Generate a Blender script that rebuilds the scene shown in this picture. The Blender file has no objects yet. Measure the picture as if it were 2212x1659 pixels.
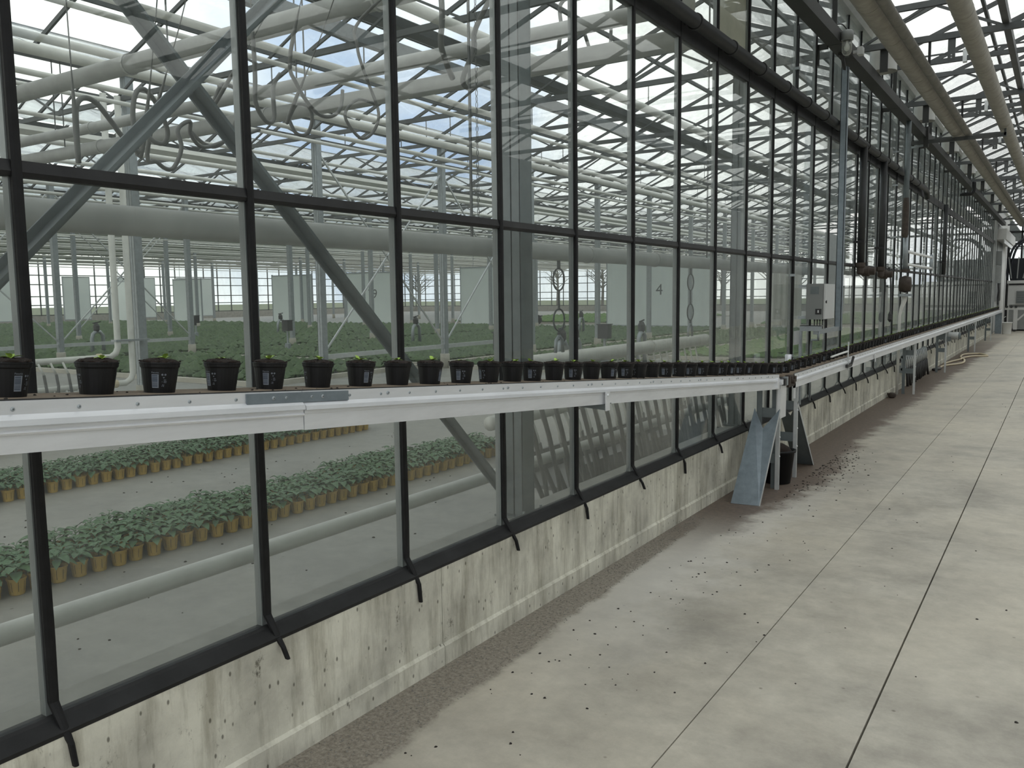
import bpy, math, random
from mathutils import Vector, Matrix
random.seed(7)
SC = bpy.context.scene
COL = SC.collection
V = Vector

# ------------------------------------------------------------------ camera
W_, F_PX = 2212, 1822.43
YAW, PITCH, ROLL = 0.577620, 0.103641, -0.011711
CAM = V((2.28477, 0.0, 1.62399))
fw = V((-math.sin(YAW)*math.cos(PITCH), math.cos(YAW)*math.cos(PITCH), -math.sin(PITCH)))
rt = fw.cross(V((0, 0, 1))).normalized(); up = rt.cross(fw)
r2 = math.cos(ROLL)*rt + math.sin(ROLL)*up
u2 = -math.sin(ROLL)*rt + math.cos(ROLL)*up
cd = bpy.data.cameras.new('camera'); cam = bpy.data.objects.new('camera', cd); COL.objects.link(cam)
cd.sensor_fit = 'HORIZONTAL'; cd.sensor_width = 36.0; cd.lens = 36.0*F_PX/W_
cd.clip_start = 0.05; cd.clip_end = 600
M = Matrix((r2, u2, -fw)).transposed().to_4x4(); M.translation = CAM
cam.matrix_world = M
SC.camera = cam

# ------------------------------------------------------------------ sky and exposure
world = bpy.data.worlds.new('overcast_sky'); SC.world = world; world.use_nodes = True
wn, wl = world.node_tree.nodes, world.node_tree.links
wn.clear()
wo = wn.new('ShaderNodeOutputWorld'); bg = wn.new('ShaderNodeBackground')
tc = wn.new('ShaderNodeTexCoord'); nz = wn.new('ShaderNodeTexNoise'); rp = wn.new('ShaderNodeValToRGB')
nz.inputs['Scale'].default_value = 1.7; nz.inputs['Detail'].default_value = 6
rp.color_ramp.elements[0].position = 0.36; rp.color_ramp.elements[0].color = (0.30, 0.39, 0.56, 1)
rp.color_ramp.elements[1].position = 0.49; rp.color_ramp.elements[1].color = (1.0, 0.985, 0.95, 1)
mpw = wn.new('ShaderNodeMapping'); mpw.inputs['Location'].default_value = (5.5, 7.7, 1.0)
wl.new(tc.outputs['Generated'], mpw.inputs['Vector']); wl.new(mpw.outputs['Vector'], nz.inputs['Vector']); wl.new(nz.outputs['Fac'], rp.inputs['Fac'])
wl.new(rp.outputs['Color'], bg.inputs['Color']); bg.inputs['Strength'].default_value = 1.05
wl.new(bg.outputs['Background'], wo.inputs['Surface'])
vs = SC.view_settings
vs.view_transform = 'Standard'; vs.look = 'None'; vs.gamma = 1.0; vs.exposure = 0.98
vs.use_curve_mapping = False
try:
    SC.cycles.transparent_max_bounces = 32
    SC.cycles.max_bounces = 8
except Exception:
    pass

# ------------------------------------------------------------------ materials
MATS = {}
def mat(name, col, rough=0.6, metal=0.0, var=0.0, vscale=4.0, bump=0.0, bscale=60.0, stretch=None, col2=None, spec=0.5):
    m = bpy.data.materials.new(name); m.use_nodes = True
    n, l = m.node_tree.nodes, m.node_tree.links
    b = n['Principled BSDF']
    b.inputs['Base Color'].default_value = (*col, 1); b.inputs['Roughness'].default_value = rough
    b.inputs['Metallic'].default_value = metal
    b.inputs['Specular IOR Level'].default_value = spec
    if var or bump or col2:
        t = n.new('ShaderNodeTexCoord'); mp = n.new('ShaderNodeMapping')
        l.new(t.outputs['Object'], mp.inputs['Vector'])
        if stretch: mp.inputs['Scale'].default_value = stretch
    if var or col2:
        x = n.new('ShaderNodeTexNoise'); x.inputs['Scale'].default_value = vscale; x.inputs['Detail'].default_value = 7
        x.inputs['Roughness'].default_value = 0.62
        l.new(mp.outputs['Vector'], x.inputs['Vector'])
        r = n.new('ShaderNodeValToRGB'); r.color_ramp.elements[0].position = 0.3; r.color_ramp.elements[1].position = 0.72
        c2 = col2 if col2 else tuple(max(0, c*(1-var)) for c in col)
        r.color_ramp.elements[0].color = (*c2, 1)
        r.color_ramp.elements[1].color = (*(min(1, c*(1+var*.5)) for c in col), 1)
        l.new(x.outputs['Fac'], r.inputs['Fac']); l.new(r.outputs['Color'], b.inputs['Base Color'])
    if bump:
        y = n.new('ShaderNodeTexNoise'); y.inputs['Scale'].default_value = bscale; y.inputs['Detail'].default_value = 4
        l.new(mp.outputs['Vector'], y.inputs['Vector'])
        q = n.new('ShaderNodeBump'); q.inputs['Strength'].default_value = bump; q.inputs['Distance'].default_value = 0.01
        l.new(y.outputs['Fac'], q.inputs['Height']); l.new(q.outputs['Normal'], b.inputs['Normal'])
    MATS[name] = m
    return m

def glass(name, tint, dust, dcol, f0=0.045, dscale=3.0, rough=0.0):
    m = bpy.data.materials.new(name); m.use_nodes = True
    n, l = m.node_tree.nodes, m.node_tree.links
    n.clear()
    out = n.new('ShaderNodeOutputMaterial')
    tr = n.new('ShaderNodeBsdfTransparent'); tr.inputs['Color'].default_value = (*tint, 1)
    gl = n.new('ShaderNodeBsdfGlossy'); gl.inputs['Roughness'].default_value = rough
    lw = n.new('ShaderNodeLayerWeight'); lw.inputs['Blend'].default_value = 0.5
    pw = n.new('ShaderNodeMath'); pw.operation = 'POWER'; pw.inputs[1].default_value = 5
    ml = n.new('ShaderNodeMath'); ml.operation = 'MULTIPLY_ADD'; ml.inputs[1].default_value = 1-f0; ml.inputs[2].default_value = f0
    l.new(lw.outputs['Facing'], pw.inputs[0]); l.new(pw.outputs[0], ml.inputs[0])
    mx = n.new('ShaderNodeMixShader')
    l.new(ml.outputs[0], mx.inputs['Fac']); l.new(tr.outputs[0], mx.inputs[1]); l.new(gl.outputs[0], mx.inputs[2])
    df = n.new('ShaderNodeBsdfDiffuse'); df.inputs['Color'].default_value = (*dcol, 1)
    ts = n.new('ShaderNodeBsdfTranslucent'); ts.inputs['Color'].default_value = (*dcol, 1)
    dm = n.new('ShaderNodeMixShader'); dm.inputs['Fac'].default_value = 0.5
    l.new(df.outputs[0], dm.inputs[1]); l.new(ts.outputs[0], dm.inputs[2])
    t = n.new('ShaderNodeNewGeometry'); mp = n.new('ShaderNodeMapping'); mp.inputs['Scale'].default_value = (1, 1, 0.35)
    l.new(t.outputs['Position'], mp.inputs['Vector'])
    x = n.new('ShaderNodeTexNoise'); x.inputs['Scale'].default_value = dscale; x.inputs['Detail'].default_value = 6
    l.new(mp.outputs['Vector'], x.inputs['Vector'])
    rr = n.new('ShaderNodeMapRange'); rr.inputs['From Min'].default_value = 0.3; rr.inputs['From Max'].default_value = 0.75
    rr.inputs['To Min'].default_value = dust*0.35; rr.inputs['To Max'].default_value = dust*1.7
    l.new(x.outputs['Fac'], rr.inputs['Value'])
    # a film of dust looks denser at grazing angles: longer way through it
    cs_ = n.new('ShaderNodeMath'); cs_.operation = 'SUBTRACT'; cs_.inputs[0].default_value = 1.06; l.new(lw.outputs['Facing'], cs_.inputs[1])
    dv = n.new('ShaderNodeMath'); dv.operation = 'DIVIDE'; l.new(rr.outputs[0], dv.inputs[0]); l.new(cs_.outputs[0], dv.inputs[1])
    mn = n.new('ShaderNodeMath'); mn.operation = 'MINIMUM'; l.new(dv.outputs[0], mn.inputs[0]); mn.inputs[1].default_value = 0.7
    m2 = n.new('ShaderNodeMixShader')
    l.new(mn.outputs[0], m2.inputs['Fac']); l.new(mx.outputs[0], m2.inputs[1]); l.new(dm.outputs[0], m2.inputs[2])
    l.new(m2.outputs[0], out.inputs['Surface'])
    MATS[name] = m
    return m

def floor_mat(name, base, dark, warm, scale=1.0, pits=True, dirt=False):
    m = bpy.data.materials.new(name); m.use_nodes = True
    n, l = m.node_tree.nodes, m.node_tree.links
    b = n['Principled BSDF']; b.inputs['Roughness'].default_value = 0.55
    t = n.new('ShaderNodeNewGeometry')
    def noise(s, d=6, ro=0.6):
        x = n.new('ShaderNodeTexNoise'); x.inputs['Scale'].default_value = s*scale; x.inputs['Detail'].default_value = d
        x.inputs['Roughness'].default_value = ro; l.new(t.outputs['Position'], x.inputs['Vector']); return x
    def ramp(src, p0, p1, c0, c1):
        r = n.new('ShaderNodeValToRGB'); r.color_ramp.elements[0].position = p0; r.color_ramp.elements[1].position = p1
        r.color_ramp.elements[0].color = (*c0, 1); r.color_ramp.elements[1].color = (*c1, 1)
        l.new(src, r.inputs['Fac']); return r
    a = ramp(noise(1.9, 8, .68).outputs['Fac'], 0.36, 0.62, dark, base)
    k = ramp(noise(0.5, 4).outputs['Fac'], 0.4, 0.66, (0, 0, 0), (1, 1, 1))
    mx = n.new('ShaderNodeMix'); mx.data_type = 'RGBA'; mx.inputs[0].default_value = 0.5
    l.new(k.outputs['Color'], mx.inputs[0]); l.new(a.outputs['Color'], mx.inputs[6]); mx.inputs[7].default_value = (*warm, 1)
    f = ramp(noise(9, 8, 0.75).outputs['Fac'], 0.3, 0.7, (0.80, 0.80, 0.80), (1.06, 1.06, 1.06))
    mu = n.new('ShaderNodeMix'); mu.data_type = 'RGBA'; mu.blend_type = 'MULTIPLY'; mu.inputs[0].default_value = 1
    l.new(mx.outputs[2], mu.inputs[6]); l.new(f.outputs['Color'], mu.inputs[7])
    last = mu.outputs[2]
    if pits:
        vo = n.new('ShaderNodeTexVoronoi'); vo.inputs['Scale'].default_value = 5.0*scale; l.new(t.outputs['Position'], vo.inputs['Vector'])
        p = ramp(vo.outputs['Distance'], 0.02, 0.05, (0.35, 0.32, 0.28), (1, 1, 1))
        m3 = n.new('ShaderNodeMix'); m3.data_type = 'RGBA'; m3.blend_type = 'MULTIPLY'; m3.inputs[0].default_value = 0.8
        l.new(last, m3.inputs[6]); l.new(p.outputs['Color'], m3.inputs[7]); last = m3.outputs[2]
    if dirt:
        sx = n.new('ShaderNodeSeparateXYZ'); l.new(t.outputs['Position'], sx.inputs[0])
        def mth(op, a, c=None, d=None):
            k_ = n.new('ShaderNodeMath'); k_.operation = op
            for i_, v_ in enumerate((a, c, d)):
                if v_ is None: continue
                if isinstance(v_, (int, float)): k_.inputs[i_].default_value = v_
                else: l.new(v_, k_.inputs[i_])
            return k_.outputs[0]
        def mrange(v_, a0, a1, b0, b1):
            k_ = n.new('ShaderNodeMapRange'); k_.interpolation_type = 'SMOOTHSTEP'; l.new(v_, k_.inputs[0])
            for i_, q_ in enumerate((a0, a1, b0, b1)): k_.inputs[1+i_].default_value = q_
            return k_.outputs[0]
        def over(last_, fac, colr):
            k_ = n.new('ShaderNodeMix'); k_.data_type = 'RGBA'; l.new(fac, k_.inputs[0]); l.new(last_, k_.inputs[6])
            if isinstance(colr, tuple): k_.inputs[7].default_value = (*colr, 1)
            else: l.new(colr, k_.inputs[7])
            return k_.outputs[2]
        X, Y = sx.outputs[0], sx.outputs[1]
        nA, nB = noise(2.2, 5).outputs['Fac'], noise(14, 6, .7).outputs['Fac']
        wobx = mth('ADD', mth('MULTIPLY', mth('SUBTRACT', nA, .5), .42), mth('MULTIPLY', mth('SUBTRACT', nB, .5), .16))
        # pale dust beside the band
        pd = mth('MULTIPLY', mrange(mth('ADD', X, mth('MULTIPLY', wobx, 2.5)), .95, .35, 0, .55), mth('MULTIPLY', mrange(Y, 2.5, 4.5, 0, 1), mrange(Y, 8.5, 6.0, 0, 1)))
        last = over(last, pd, (0.62, 0.60, 0.56))
        edge = mth('ADD', mth('MULTIPLY_ADD', Y, -.045, .43), 0)
        gm = mth('MULTIPLY', mrange(mth('SUBTRACT', mth('ADD', X, mth('MULTIPLY', wobx, .45)), edge), .035, -.02, 0, 1), mrange(Y, 6.1, 5.3, 0, .92))
        gcol = ramp(noise(60, 4, .8).outputs['Fac'], .35, .68, (0.12, 0.10, 0.08), (0.36, 0.325, 0.27)).outputs['Color']
        last = over(last, gm, gcol)
        # brown soil under the conveyor
        swell = mth('MULTIPLY', mth('EXPONENT', mth('MULTIPLY', mth('POWER', mth('SUBTRACT', Y, 7.7), 2), -.6)), .16)
        se = mth('ADD', mth('MULTIPLY_ADD', Y, .010, .36), swell)
        sm = mth('MULTIPLY', mrange(mth('SUBTRACT', mth('ADD', X, mth('MULTIPLY', wobx, 1.25)), se), .12, -.06, 0, 1), mth('MULTIPLY', mrange(Y, 4.6, 6.2, 0, .95), mrange(Y, 36, 24, .25, 1)))
        scol = ramp(noise(26, 6, .75).outputs['Fac'], .3, .7, (0.055, 0.038, 0.029), (0.16, 0.115, 0.085)).outputs['Color']
        last = over(last, sm, scol)
    l.new(last, b.inputs['Base Color'])
    bp = n.new('ShaderNodeBump'); bp.inputs['Strength'].default_value = 0.12; bp.inputs['Distance'].default_value = 0.01
    l.new(noise(40, 5).outputs['Fac'], bp.inputs['Height']); l.new(bp.outputs['Normal'], b.inputs['Normal'])
    MATS[name] = m
    return m

def lowwall_mat():
    m = bpy.data.materials.new('stained_concrete'); m.use_nodes = True
    n, l = m.node_tree.nodes, m.node_tree.links
    b = n['Principled BSDF']; b.inputs['Roughness'].default_value = 0.8
    t = n.new('ShaderNodeNewGeometry')
    def noise(s, st=(1, 1, 1), d=7, ro=0.6):
        mp = n.new('ShaderNodeMapping'); mp.inputs['Scale'].default_value = st; l.new(t.outputs['Position'], mp.inputs['Vector'])
        x = n.new('ShaderNodeTexNoise'); x.inputs['Scale'].default_value = s; x.inputs['Detail'].default_value = d
        x.inputs['Roughness'].default_value = ro; l.new(mp.outputs['Vector'], x.inputs['Vector']); return x.outputs['Fac']
    def ramp(src, p0, p1, c0, c1):
        r = n.new('ShaderNodeValToRGB'); r.color_ramp.elements[0].position = p0; r.color_ramp.elements[1].position = p1
        r.color_ramp.elements[0].color = (*c0, 1); r.color_ramp.elements[1].color = (*c1, 1)
        l.new(src, r.inputs['Fac']); return r.outputs['Color']
    def mul(a, c, f=1.0):
        k = n.new('ShaderNodeMix'); k.data_type = 'RGBA'; k.blend_type = 'MULTIPLY'; k.inputs[0].default_value = f
        l.new(a, k.inputs[6]); l.new(c, k.inputs[7]); return k.outputs[2]
    base = ramp(noise(3.0), 0.32, 0.62, (0.40, 0.385, 0.325), (0.70, 0.68, 0.575))
    streak = ramp(noise(9.0, (1, 1, 0.13), 9, .7), 0.38, 0.54, (0.40, 0.38, 0.33), (1, 1, 1))
    spots = ramp(noise(13.0, (1, 1, 0.6), 10, 0.82), 0.335, 0.40, (0.22, 0.21, 0.18), (1, 1, 1))
    mp = n.new('ShaderNodeMapping'); mp.inputs['Scale'].default_value = (1, 1, 0.55); l.new(t.outputs['Position'], mp.inputs['Vector'])
    vo = n.new('ShaderNodeTexVoronoi'); vo.inputs['Scale'].default_value = 24.0; l.new(mp.outputs['Vector'], vo.inputs['Vector'])
    pit = ramp(vo.outputs['Distance'], 0.08, 0.14, (0.16, 0.15, 0.13), (1, 1, 1))
    c = mul(mul(mul(base, streak, 0.62), spots, .85), pit, 0.8)
    l.new(c, b.inputs['Base Color'])
    bp = n.new('ShaderNodeBump'); bp.inputs['Strength'].default_value = 0.4; bp.inputs['Distance'].default_value = 0.01
    l.new(noise(30.0), bp.inputs['Height']); l.new(bp.outputs['Normal'], b.inputs['Normal'])
    MATS['lowwall'] = m

glass('wall_glass', (0.955, 0.975, 0.965), 0.022, (0.62, 0.66, 0.63), 0.040)
glass('wall_glass_low', (0.86, 0.88, 0.865), 0.036, (0.50, 0.52, 0.49), 0.045)
glass('roof_glass', (0.93, 0.95, 0.95), 0.04, (0.85, 0.87, 0.87), 0.03)
glass('jar_glass', (0.9, 0.92, 0.9), 0.12, (0.7, 0.7, 0.65), 0.06)
floor_mat('floor_concrete', (0.47, 0.438, 0.372), (0.30, 0.278, 0.235), (0.52, 0.475, 0.39), dirt=True)
floor_mat('floor_inside', (0.27, 0.265, 0.24), (0.20, 0.195, 0.178), (0.28, 0.27, 0.24), 0.8)
lowwall_mat()
mat('ledge', (0.33, 0.32, 0.29), 0.85, var=0.25, vscale=5)
mat('black_rubber', (0.0085, 0.0085, 0.009), 0.6, var=0.5, vscale=18, spec=0.3)
mat('dark_rail', (0.018, 0.018, 0.0185), 0.55, var=0.5, vscale=9, spec=0.35)
mat('alu_bar', (0.24, 0.255, 0.255), 0.5, 0.4, var=0.15)
mat('alu', (0.76, 0.775, 0.80), 0.36, 0.42, var=0.10, vscale=7, stretch=(1, .5, 3))
mat('alu_lower', (0.74, 0.75, 0.76), 0.42, 0.5, var=0.10, vscale=6)
mat('galv', (0.34, 0.37, 0.385), 0.5, 0.55, var=0.18, vscale=14)
mat('galv_light', (0.55, 0.57, 0.57), 0.48, 0.45, var=0.12, vscale=10)
mat('plate_blue', (0.22, 0.26, 0.29), 0.5, 0.5, var=0.2, vscale=16)
mat('frame_grey', (0.145, 0.168, 0.172), 0.55, 0.2, var=0.15, vscale=12)
mat('steel_post', (0.135, 0.152, 0.158), 0.5, 0.35, var=0.22, vscale=11)
mat('truss_steel', (0.085, 0.09, 0.09), 0.55, 0.35, var=0.2, vscale=7)
mat('dark_beam', (0.030, 0.031, 0.029), 0.6, 0.1, var=0.2, vscale=5)
mat('white_pipe', (0.62, 0.62, 0.58), 0.5, var=0.12, vscale=6)
mat('pipe_grey', (0.40, 0.40, 0.385), 0.5, var=0.15, vscale=5)
mat('pipe_inner', (0.52, 0.52, 0.49), 0.55, var=0.14, vscale=6)
mat('lagging', (0.33, 0.31, 0.265), 0.75, var=0.22, vscale=9, bump=0.2)
mat('lagging_dark', (0.20, 0.19, 0.165), 0.75, var=0.22, vscale=9, bump=0.2)
mat('dark_pipe', (0.020, 0.021, 0.021), 0.5, var=0.3, vscale=9)
mat('rust_dark', (0.06, 0.045, 0.035), 0.7, 0.2, var=0.4, vscale=20)
mat('belt', (0.20, 0.155, 0.11), 0.85, var=0.25, vscale=22, bump=0.2, bscale=150)
mat('belt_edge', (0.02, 0.019, 0.018), 0.7)
mat('pot_black', (0.0065, 0.0065, 0.007), 0.5, var=0.1, vscale=25, spec=0.3)
mat('soil', (0.010, 0.0065, 0.005), 0.95, col2=(0.026, 0.015, 0.010), vscale=80, bump=0.8, bscale=180)
mat('seedling', (0.33, 0.50, 0.08), 0.5, var=0.3, vscale=40)
mat('print', (0.17, 0.19, 0.22), 0.6)
mat('barcode_blue', (0.045, 0.06, 0.085), 0.6)
mat('leaf', (0.085, 0.165, 0.070), 0.5, col2=(0.045, 0.10, 0.045), vscale=24)
mat('bed_green', (0.095, 0.150, 0.062), 0.75, col2=(0.042, 0.072, 0.030), vscale=3)
mat('bed_bright', (0.12, 0.22, 0.045), 0.7, col2=(0.07, 0.14, 0.03), vscale=2)
mat('bed_soil', (0.028, 0.032, 0.022), 0.95, var=0.3, vscale=6)
mat('yellow_pot', (0.48, 0.31, 0.065), 0.6, var=0.14, vscale=22)
mat('slot_dark', (0.06, 0.045, 0.02), 0.8)
mat('gravel', (0.17, 0.145, 0.115), 0.95, col2=(0.085, 0.07, 0.055), vscale=55, bump=1.0, bscale=110)
mat('soil_floor', (0.105, 0.068, 0.048), 0.95, col2=(0.06, 0.038, 0.028), vscale=30, bump=0.8, bscale=90)
mat('crumb', (0.022, 0.018, 0.015), 0.95)
mat('pebble', (0.25, 0.235, 0.20), 0.9, var=0.5, vscale=60)
mat('panel_white', (0.66, 0.72, 0.70), 0.6, var=0.05, vscale=1.2)
mat('number_ink', (0.08, 0.09, 0.09), 0.7)
mat('curb', (0.45, 0.43, 0.37), 0.85, var=0.15)
mat('box_grey', (0.20, 0.21, 0.205), 0.45, var=0.04)
mat('box_light', (0.50, 0.51, 0.50), 0.42, var=0.04)
mat('black_plastic', (0.014, 0.014, 0.015), 0.4)
mat('white_plastic', (0.72, 0.72, 0.70), 0.45)
mat('orange', (0.72, 0.12, 0.03), 0.45)
mat('beige_board', (0.75, 0.70, 0.57), 0.7, var=0.14, vscale=5)
mat('flashing', (0.62, 0.63, 0.62), 0.42, 0.5, var=0.12, vscale=5)
mat('hose_cream', (0.55, 0.47, 0.33), 0.6)
mat('hose_grey', (0.105, 0.105, 0.10), 0.6)
mat('hose_black', (0.03, 0.03, 0.03), 0.5)
mat('motor_grey', (0.38, 0.39, 0.38), 0.4, 0.4)
mat('cladding', (0.44, 0.445, 0.44), 0.6, var=0.1, vscale=1.5)
mat('film', (0.62, 0.62, 0.58), 0.5, var=0.1)
mat('wall_panel', (0.30, 0.31, 0.30), 0.6, var=0.15)
mat('far_white', (0.58, 0.58, 0.56), 0.6, var=0.06)
mat('dark_machine', (0.02, 0.024, 0.032), 0.5)
mat('grass_out', (0.13, 0.15, 0.075), 0.95, var=0.3, vscale=.3)
mat('bark', (0.075, 0.06, 0.045), 0.9)
mat('twigs', (0.10, 0.095, 0.07), 0.9)

# ------------------------------------------------------------------ mesh helpers
class MB:
    def __init__(s): s.v = []; s.f = []
    def add(s, vs, fs):
        o = len(s.v); s.v += [tuple(p) for p in vs]; s.f += [tuple(i+o for i in f) for f in fs]; return s
    def box(s, x0, x1, y0, y1, z0, z1):
        return s.add([(x0,y0,z0),(x1,y0,z0),(x1,y1,z0),(x0,y1,z0),(x0,y0,z1),(x1,y0,z1),(x1,y1,z1),(x0,y1,z1)],
                     [(0,3,2,1),(4,5,6,7),(0,1,5,4),(1,2,6,5),(2,3,7,6),(3,0,4,7)])
    def bar(s, p, q, w, h=None, upv=(0, 0, 1)):
        p, q = V(p), V(q); h = h or w
        d = (q-p).normalized(); u = V(upv)
        if abs(d.dot(u)) > 0.98: u = V((1, 0, 0))
        a = d.cross(u).normalized(); b = a.cross(d).normalized()
        c = []
        for e in (p, q):
            for i, j in ((-1,-1),(1,-1),(1,1),(-1,1)): c.append(e + a*(i*w/2) + b*(j*h/2))
        return s.add(c, [(0,1,2,3),(7,6,5,4),(0,4,5,1),(1,5,6,2),(2,6,7,3),(3,7,4,0)])
    def tube(s, pts, r, n=10, cap=True):
        pts = [V(p) for p in pts]; m = len(pts); rs = r if isinstance(r, (list, tuple)) else [r]*m
        vs = []; pa = None
        for i, p in enumerate(pts):
            d = (pts[min(i+1, m-1)] - pts[max(i-1, 0)]).normalized()
            if pa is None:
                u = V((0, 0, 1)) if abs(d.z) < 0.9 else V((1, 0, 0)); a = d.cross(u).normalized()
            else:
                a = (pa - d*pa.dot(d)).normalized()
            pa = a; b = a.cross(d)
            for k in range(n):
                t = 2*math.pi*k/n; vs.append(p + (a*math.cos(t) + b*math.sin(t))*rs[i])
        fs = []
        for i in range(m-1):
            for k in range(n):
                k2 = (k+1) % n; fs.append((i*n+k, (i+1)*n+k, (i+1)*n+k2, i*n+k2))
        if cap: fs.append(tuple(range(n))); fs.append(tuple((m-1)*n+k for k in reversed(range(n))))
        return s.add(vs, fs)
    def lathe(s, prof, n=20, c=(0, 0, 0), axis='z', cap0=True, cap1=True, jit=0.0):
        vs = []
        for r, h in prof:
            for k in range(n):
                t = 2*math.pi*k/n; rr = r*(1+random.uniform(-jit, jit)); a, b = rr*math.cos(t), rr*math.sin(t)
                p = {'z': (a, b, h), 'y': (a, h, b), 'x': (h, a, b)}[axis]
                vs.append((p[0]+c[0], p[1]+c[1], p[2]+c[2]))
        fs = []
        m = len(prof)
        for i in range(m-1):
            for k in range(n):
                k2 = (k+1) % n; f = (i*n+k, i*n+k2, (i+1)*n+k2, (i+1)*n+k)
                fs.append(f if axis != 'y' else f[::-1])
        if cap0: fs.append(tuple(reversed(range(n))) if axis != 'y' else tuple(range(n)))
        if cap1: fs.append(tuple((m-1)*n+k for k in range(n)) if axis != 'y' else tuple((m-1)*n+k for k in reversed(range(n))))
        return s.add(vs, fs)
    def sweep(s, prof, y0, z0, y1, z1):      # closed (x, z) outline swept along y, z offsets linear
        n = len(prof)
        vs = [(x, y0, z+z0) for x, z in prof] + [(x, y1, z+z1) for x, z in prof]
        fs = [(i, (i+1) % n, n+(i+1) % n, n+i) for i in range(n)]
        fs += [tuple(reversed(range(n))), tuple(range(n, 2*n))]
        return s.add(vs, fs)
    def slab(s, pts, nrm, th):               # flat polygon given thickness along nrm
        pts = [V(p) for p in pts]; d = V(nrm).normalized()*th; n = len(pts)
        return s.add(pts + [p+d for p in pts], [tuple(reversed(range(n))), tuple(range(n, 2*n))] + [(i, (i+1) % n, n+(i+1) % n, n+i) for i in range(n)])
    def mesh(s, name, m, org=(0, 0, 0), smooth=False):
        me = bpy.data.meshes.new(name)
        ox, oy, oz = org
        me.from_pydata([(x-ox, y-oy, z-oz) for x, y, z in s.v], [], s.f)
        me.materials.append(MATS[m] if isinstance(m, str) else m)
        if smooth: me.polygons.foreach_set('use_smooth', [True]*len(me.polygons))
        me.update()
        return me

def link(name, me, parent=None, loc=(0, 0, 0)):
    o = bpy.data.objects.new(name, me); COL.objects.link(o)
    if parent: o.parent = parent
    o.location = loc
    return o
def tag(o, label=None, cat=None, group=None, kind=None):
    if label: o['label'] = label
    if cat: o['category'] = cat
    if group: o['group'] = group
    if kind: o['kind'] = kind
    return o
def thing(name, label, cat, loc=(0, 0, 0), group=None, kind=None):
    o = bpy.data.objects.new(name, None); COL.objects.link(o); o.location = loc
    o.empty_display_size = 0.1
    return tag(o, label, cat, group, kind)
def root_loc(o):
    while o.parent: o = o.parent
    return tuple(o.location)
def part(name, mb, m, parent, smooth=False, label=None, kind=None):
    return tag(link(name, mb.mesh(name, m, root_loc(parent), smooth), parent), label, None, None, kind)
def solo(name, mb, m, org, label, cat, group=None, kind=None, smooth=False):
    return tag(link(name, mb.mesh(name, m, org, smooth), None, org), label, cat, group, kind)
def copy_tree(o, parent=None):
    c = o.copy(); COL.objects.link(c); c.parent = parent
    for ch in o.children: copy_tree(ch, c)
    return c
def struct(name, mb, m, org=(0, 0, 0), label=None, cat=None):
    return solo(name, mb, m, org, label, cat, None, 'structure')
def box(*a): return MB().box(*a)

# ================================================================== SETTING: corridor
Y0, S = 1.167, 0.75                 # mullion grid along the glazed wall
YEND = 36.75
ZS, ZM, ZU, ZT = 0.468, 1.969, 3.45, 4.90
PITCHY, PY0 = 3.727, 3.88           # structural bays

# corridor floor: slabs with recessed joints
fl = thing('floor', 'pale grey concrete corridor floor with saw-cut joints', 'floor', (2.5, 15, 0), kind='structure')
part('subfloor', box(0.02, 8.0, -4, 47, -0.30, -0.06), 'floor_concrete', fl)
xs = [0.05, 1.169, 1.736, 4.2, 8.0]
ys = [-4, 6.06, 12.4, 18.7, 25.0, 31.4, 38.0, 47]
for i in range(4):
    for j in range(7):
        g0 = 0.0025 if i == 1 else 0.004
        wj = 0.0012
        part('floor_slab', box(xs[i]+(0 if i == 0 else g0), xs[i+1]-(0.004 if i == 1 else 0.0025), ys[j]+wj, ys[j+1]-wj, -0.06, 0), 'floor_concrete', fl)

# low concrete wall and glazed partition
wl_ = thing('wall_left', 'glazed partition with black mullions on a low concrete wall', 'wall', (0, 15, 0), kind='structure')
wy = [-2.0, 1.611-1.5, 2.843, 5.193, 8.2, 11.4, 15.1, 18.9, 22.6, 26.3, 30.0, 33.8, YEND]
for a, b in zip(wy[:-1], wy[1:]):
    q = MB()
    pr = [(-0.02, -0.1), (0.062, -0.1), (0.062, 0.085), (0.050, 0.097), (0.050, 0.442), (-0.02, 0.442)]
    q.sweep(pr, a+0.002, 0, b-0.002, 0)
    part('wall_block', q, 'lowwall', wl_)
part('inner_ledge', box(-0.285, -0.02, -2, YEND, -0.1, 0.415), 'ledge', wl_)
# rails
rb = MB(); rb.sweep([(-0.030, -0.026), (0.051, -0.026), (0.055, -0.012), (0.012, 0.014), (0.004, 0.022), (-0.030, 0.022)], -2, ZS, YEND, ZS)
part('sill_rail', rb, 'dark_rail', wl_)
rb = MB(); rb.sweep([(-0.03, -0.022), (0.002, -0.022), (0.008, -0.010), (0.002, 0.020), (-0.03, 0.020)], -2, ZM, YEND, ZM)
part('middle_rail', rb, 'dark_rail', wl_)
rb = MB(); rb.box(-0.04, 0.008, -2, YEND, ZU-0.075, ZU+0.055)
part('upper_rail', rb, 'dark_rail', wl_)
rows = [(ZS+0.015, ZM-0.018), (ZM+0.018, ZU-0.07), (ZU+0.05, ZT)]
pane_m = [MB().box(-0.003, 0.003, 0.004, S-0.004, a-0, b).mesh('pane', ('wall_glass_low' if k == 0 else 'wall_glass')) for k, (a, b) in enumerate(rows)]
bar_me = box(-0.034, -0.005, -0.017, 0.017, ZS-0.02, ZT).mesh('mullion', 'alu_bar')
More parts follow.
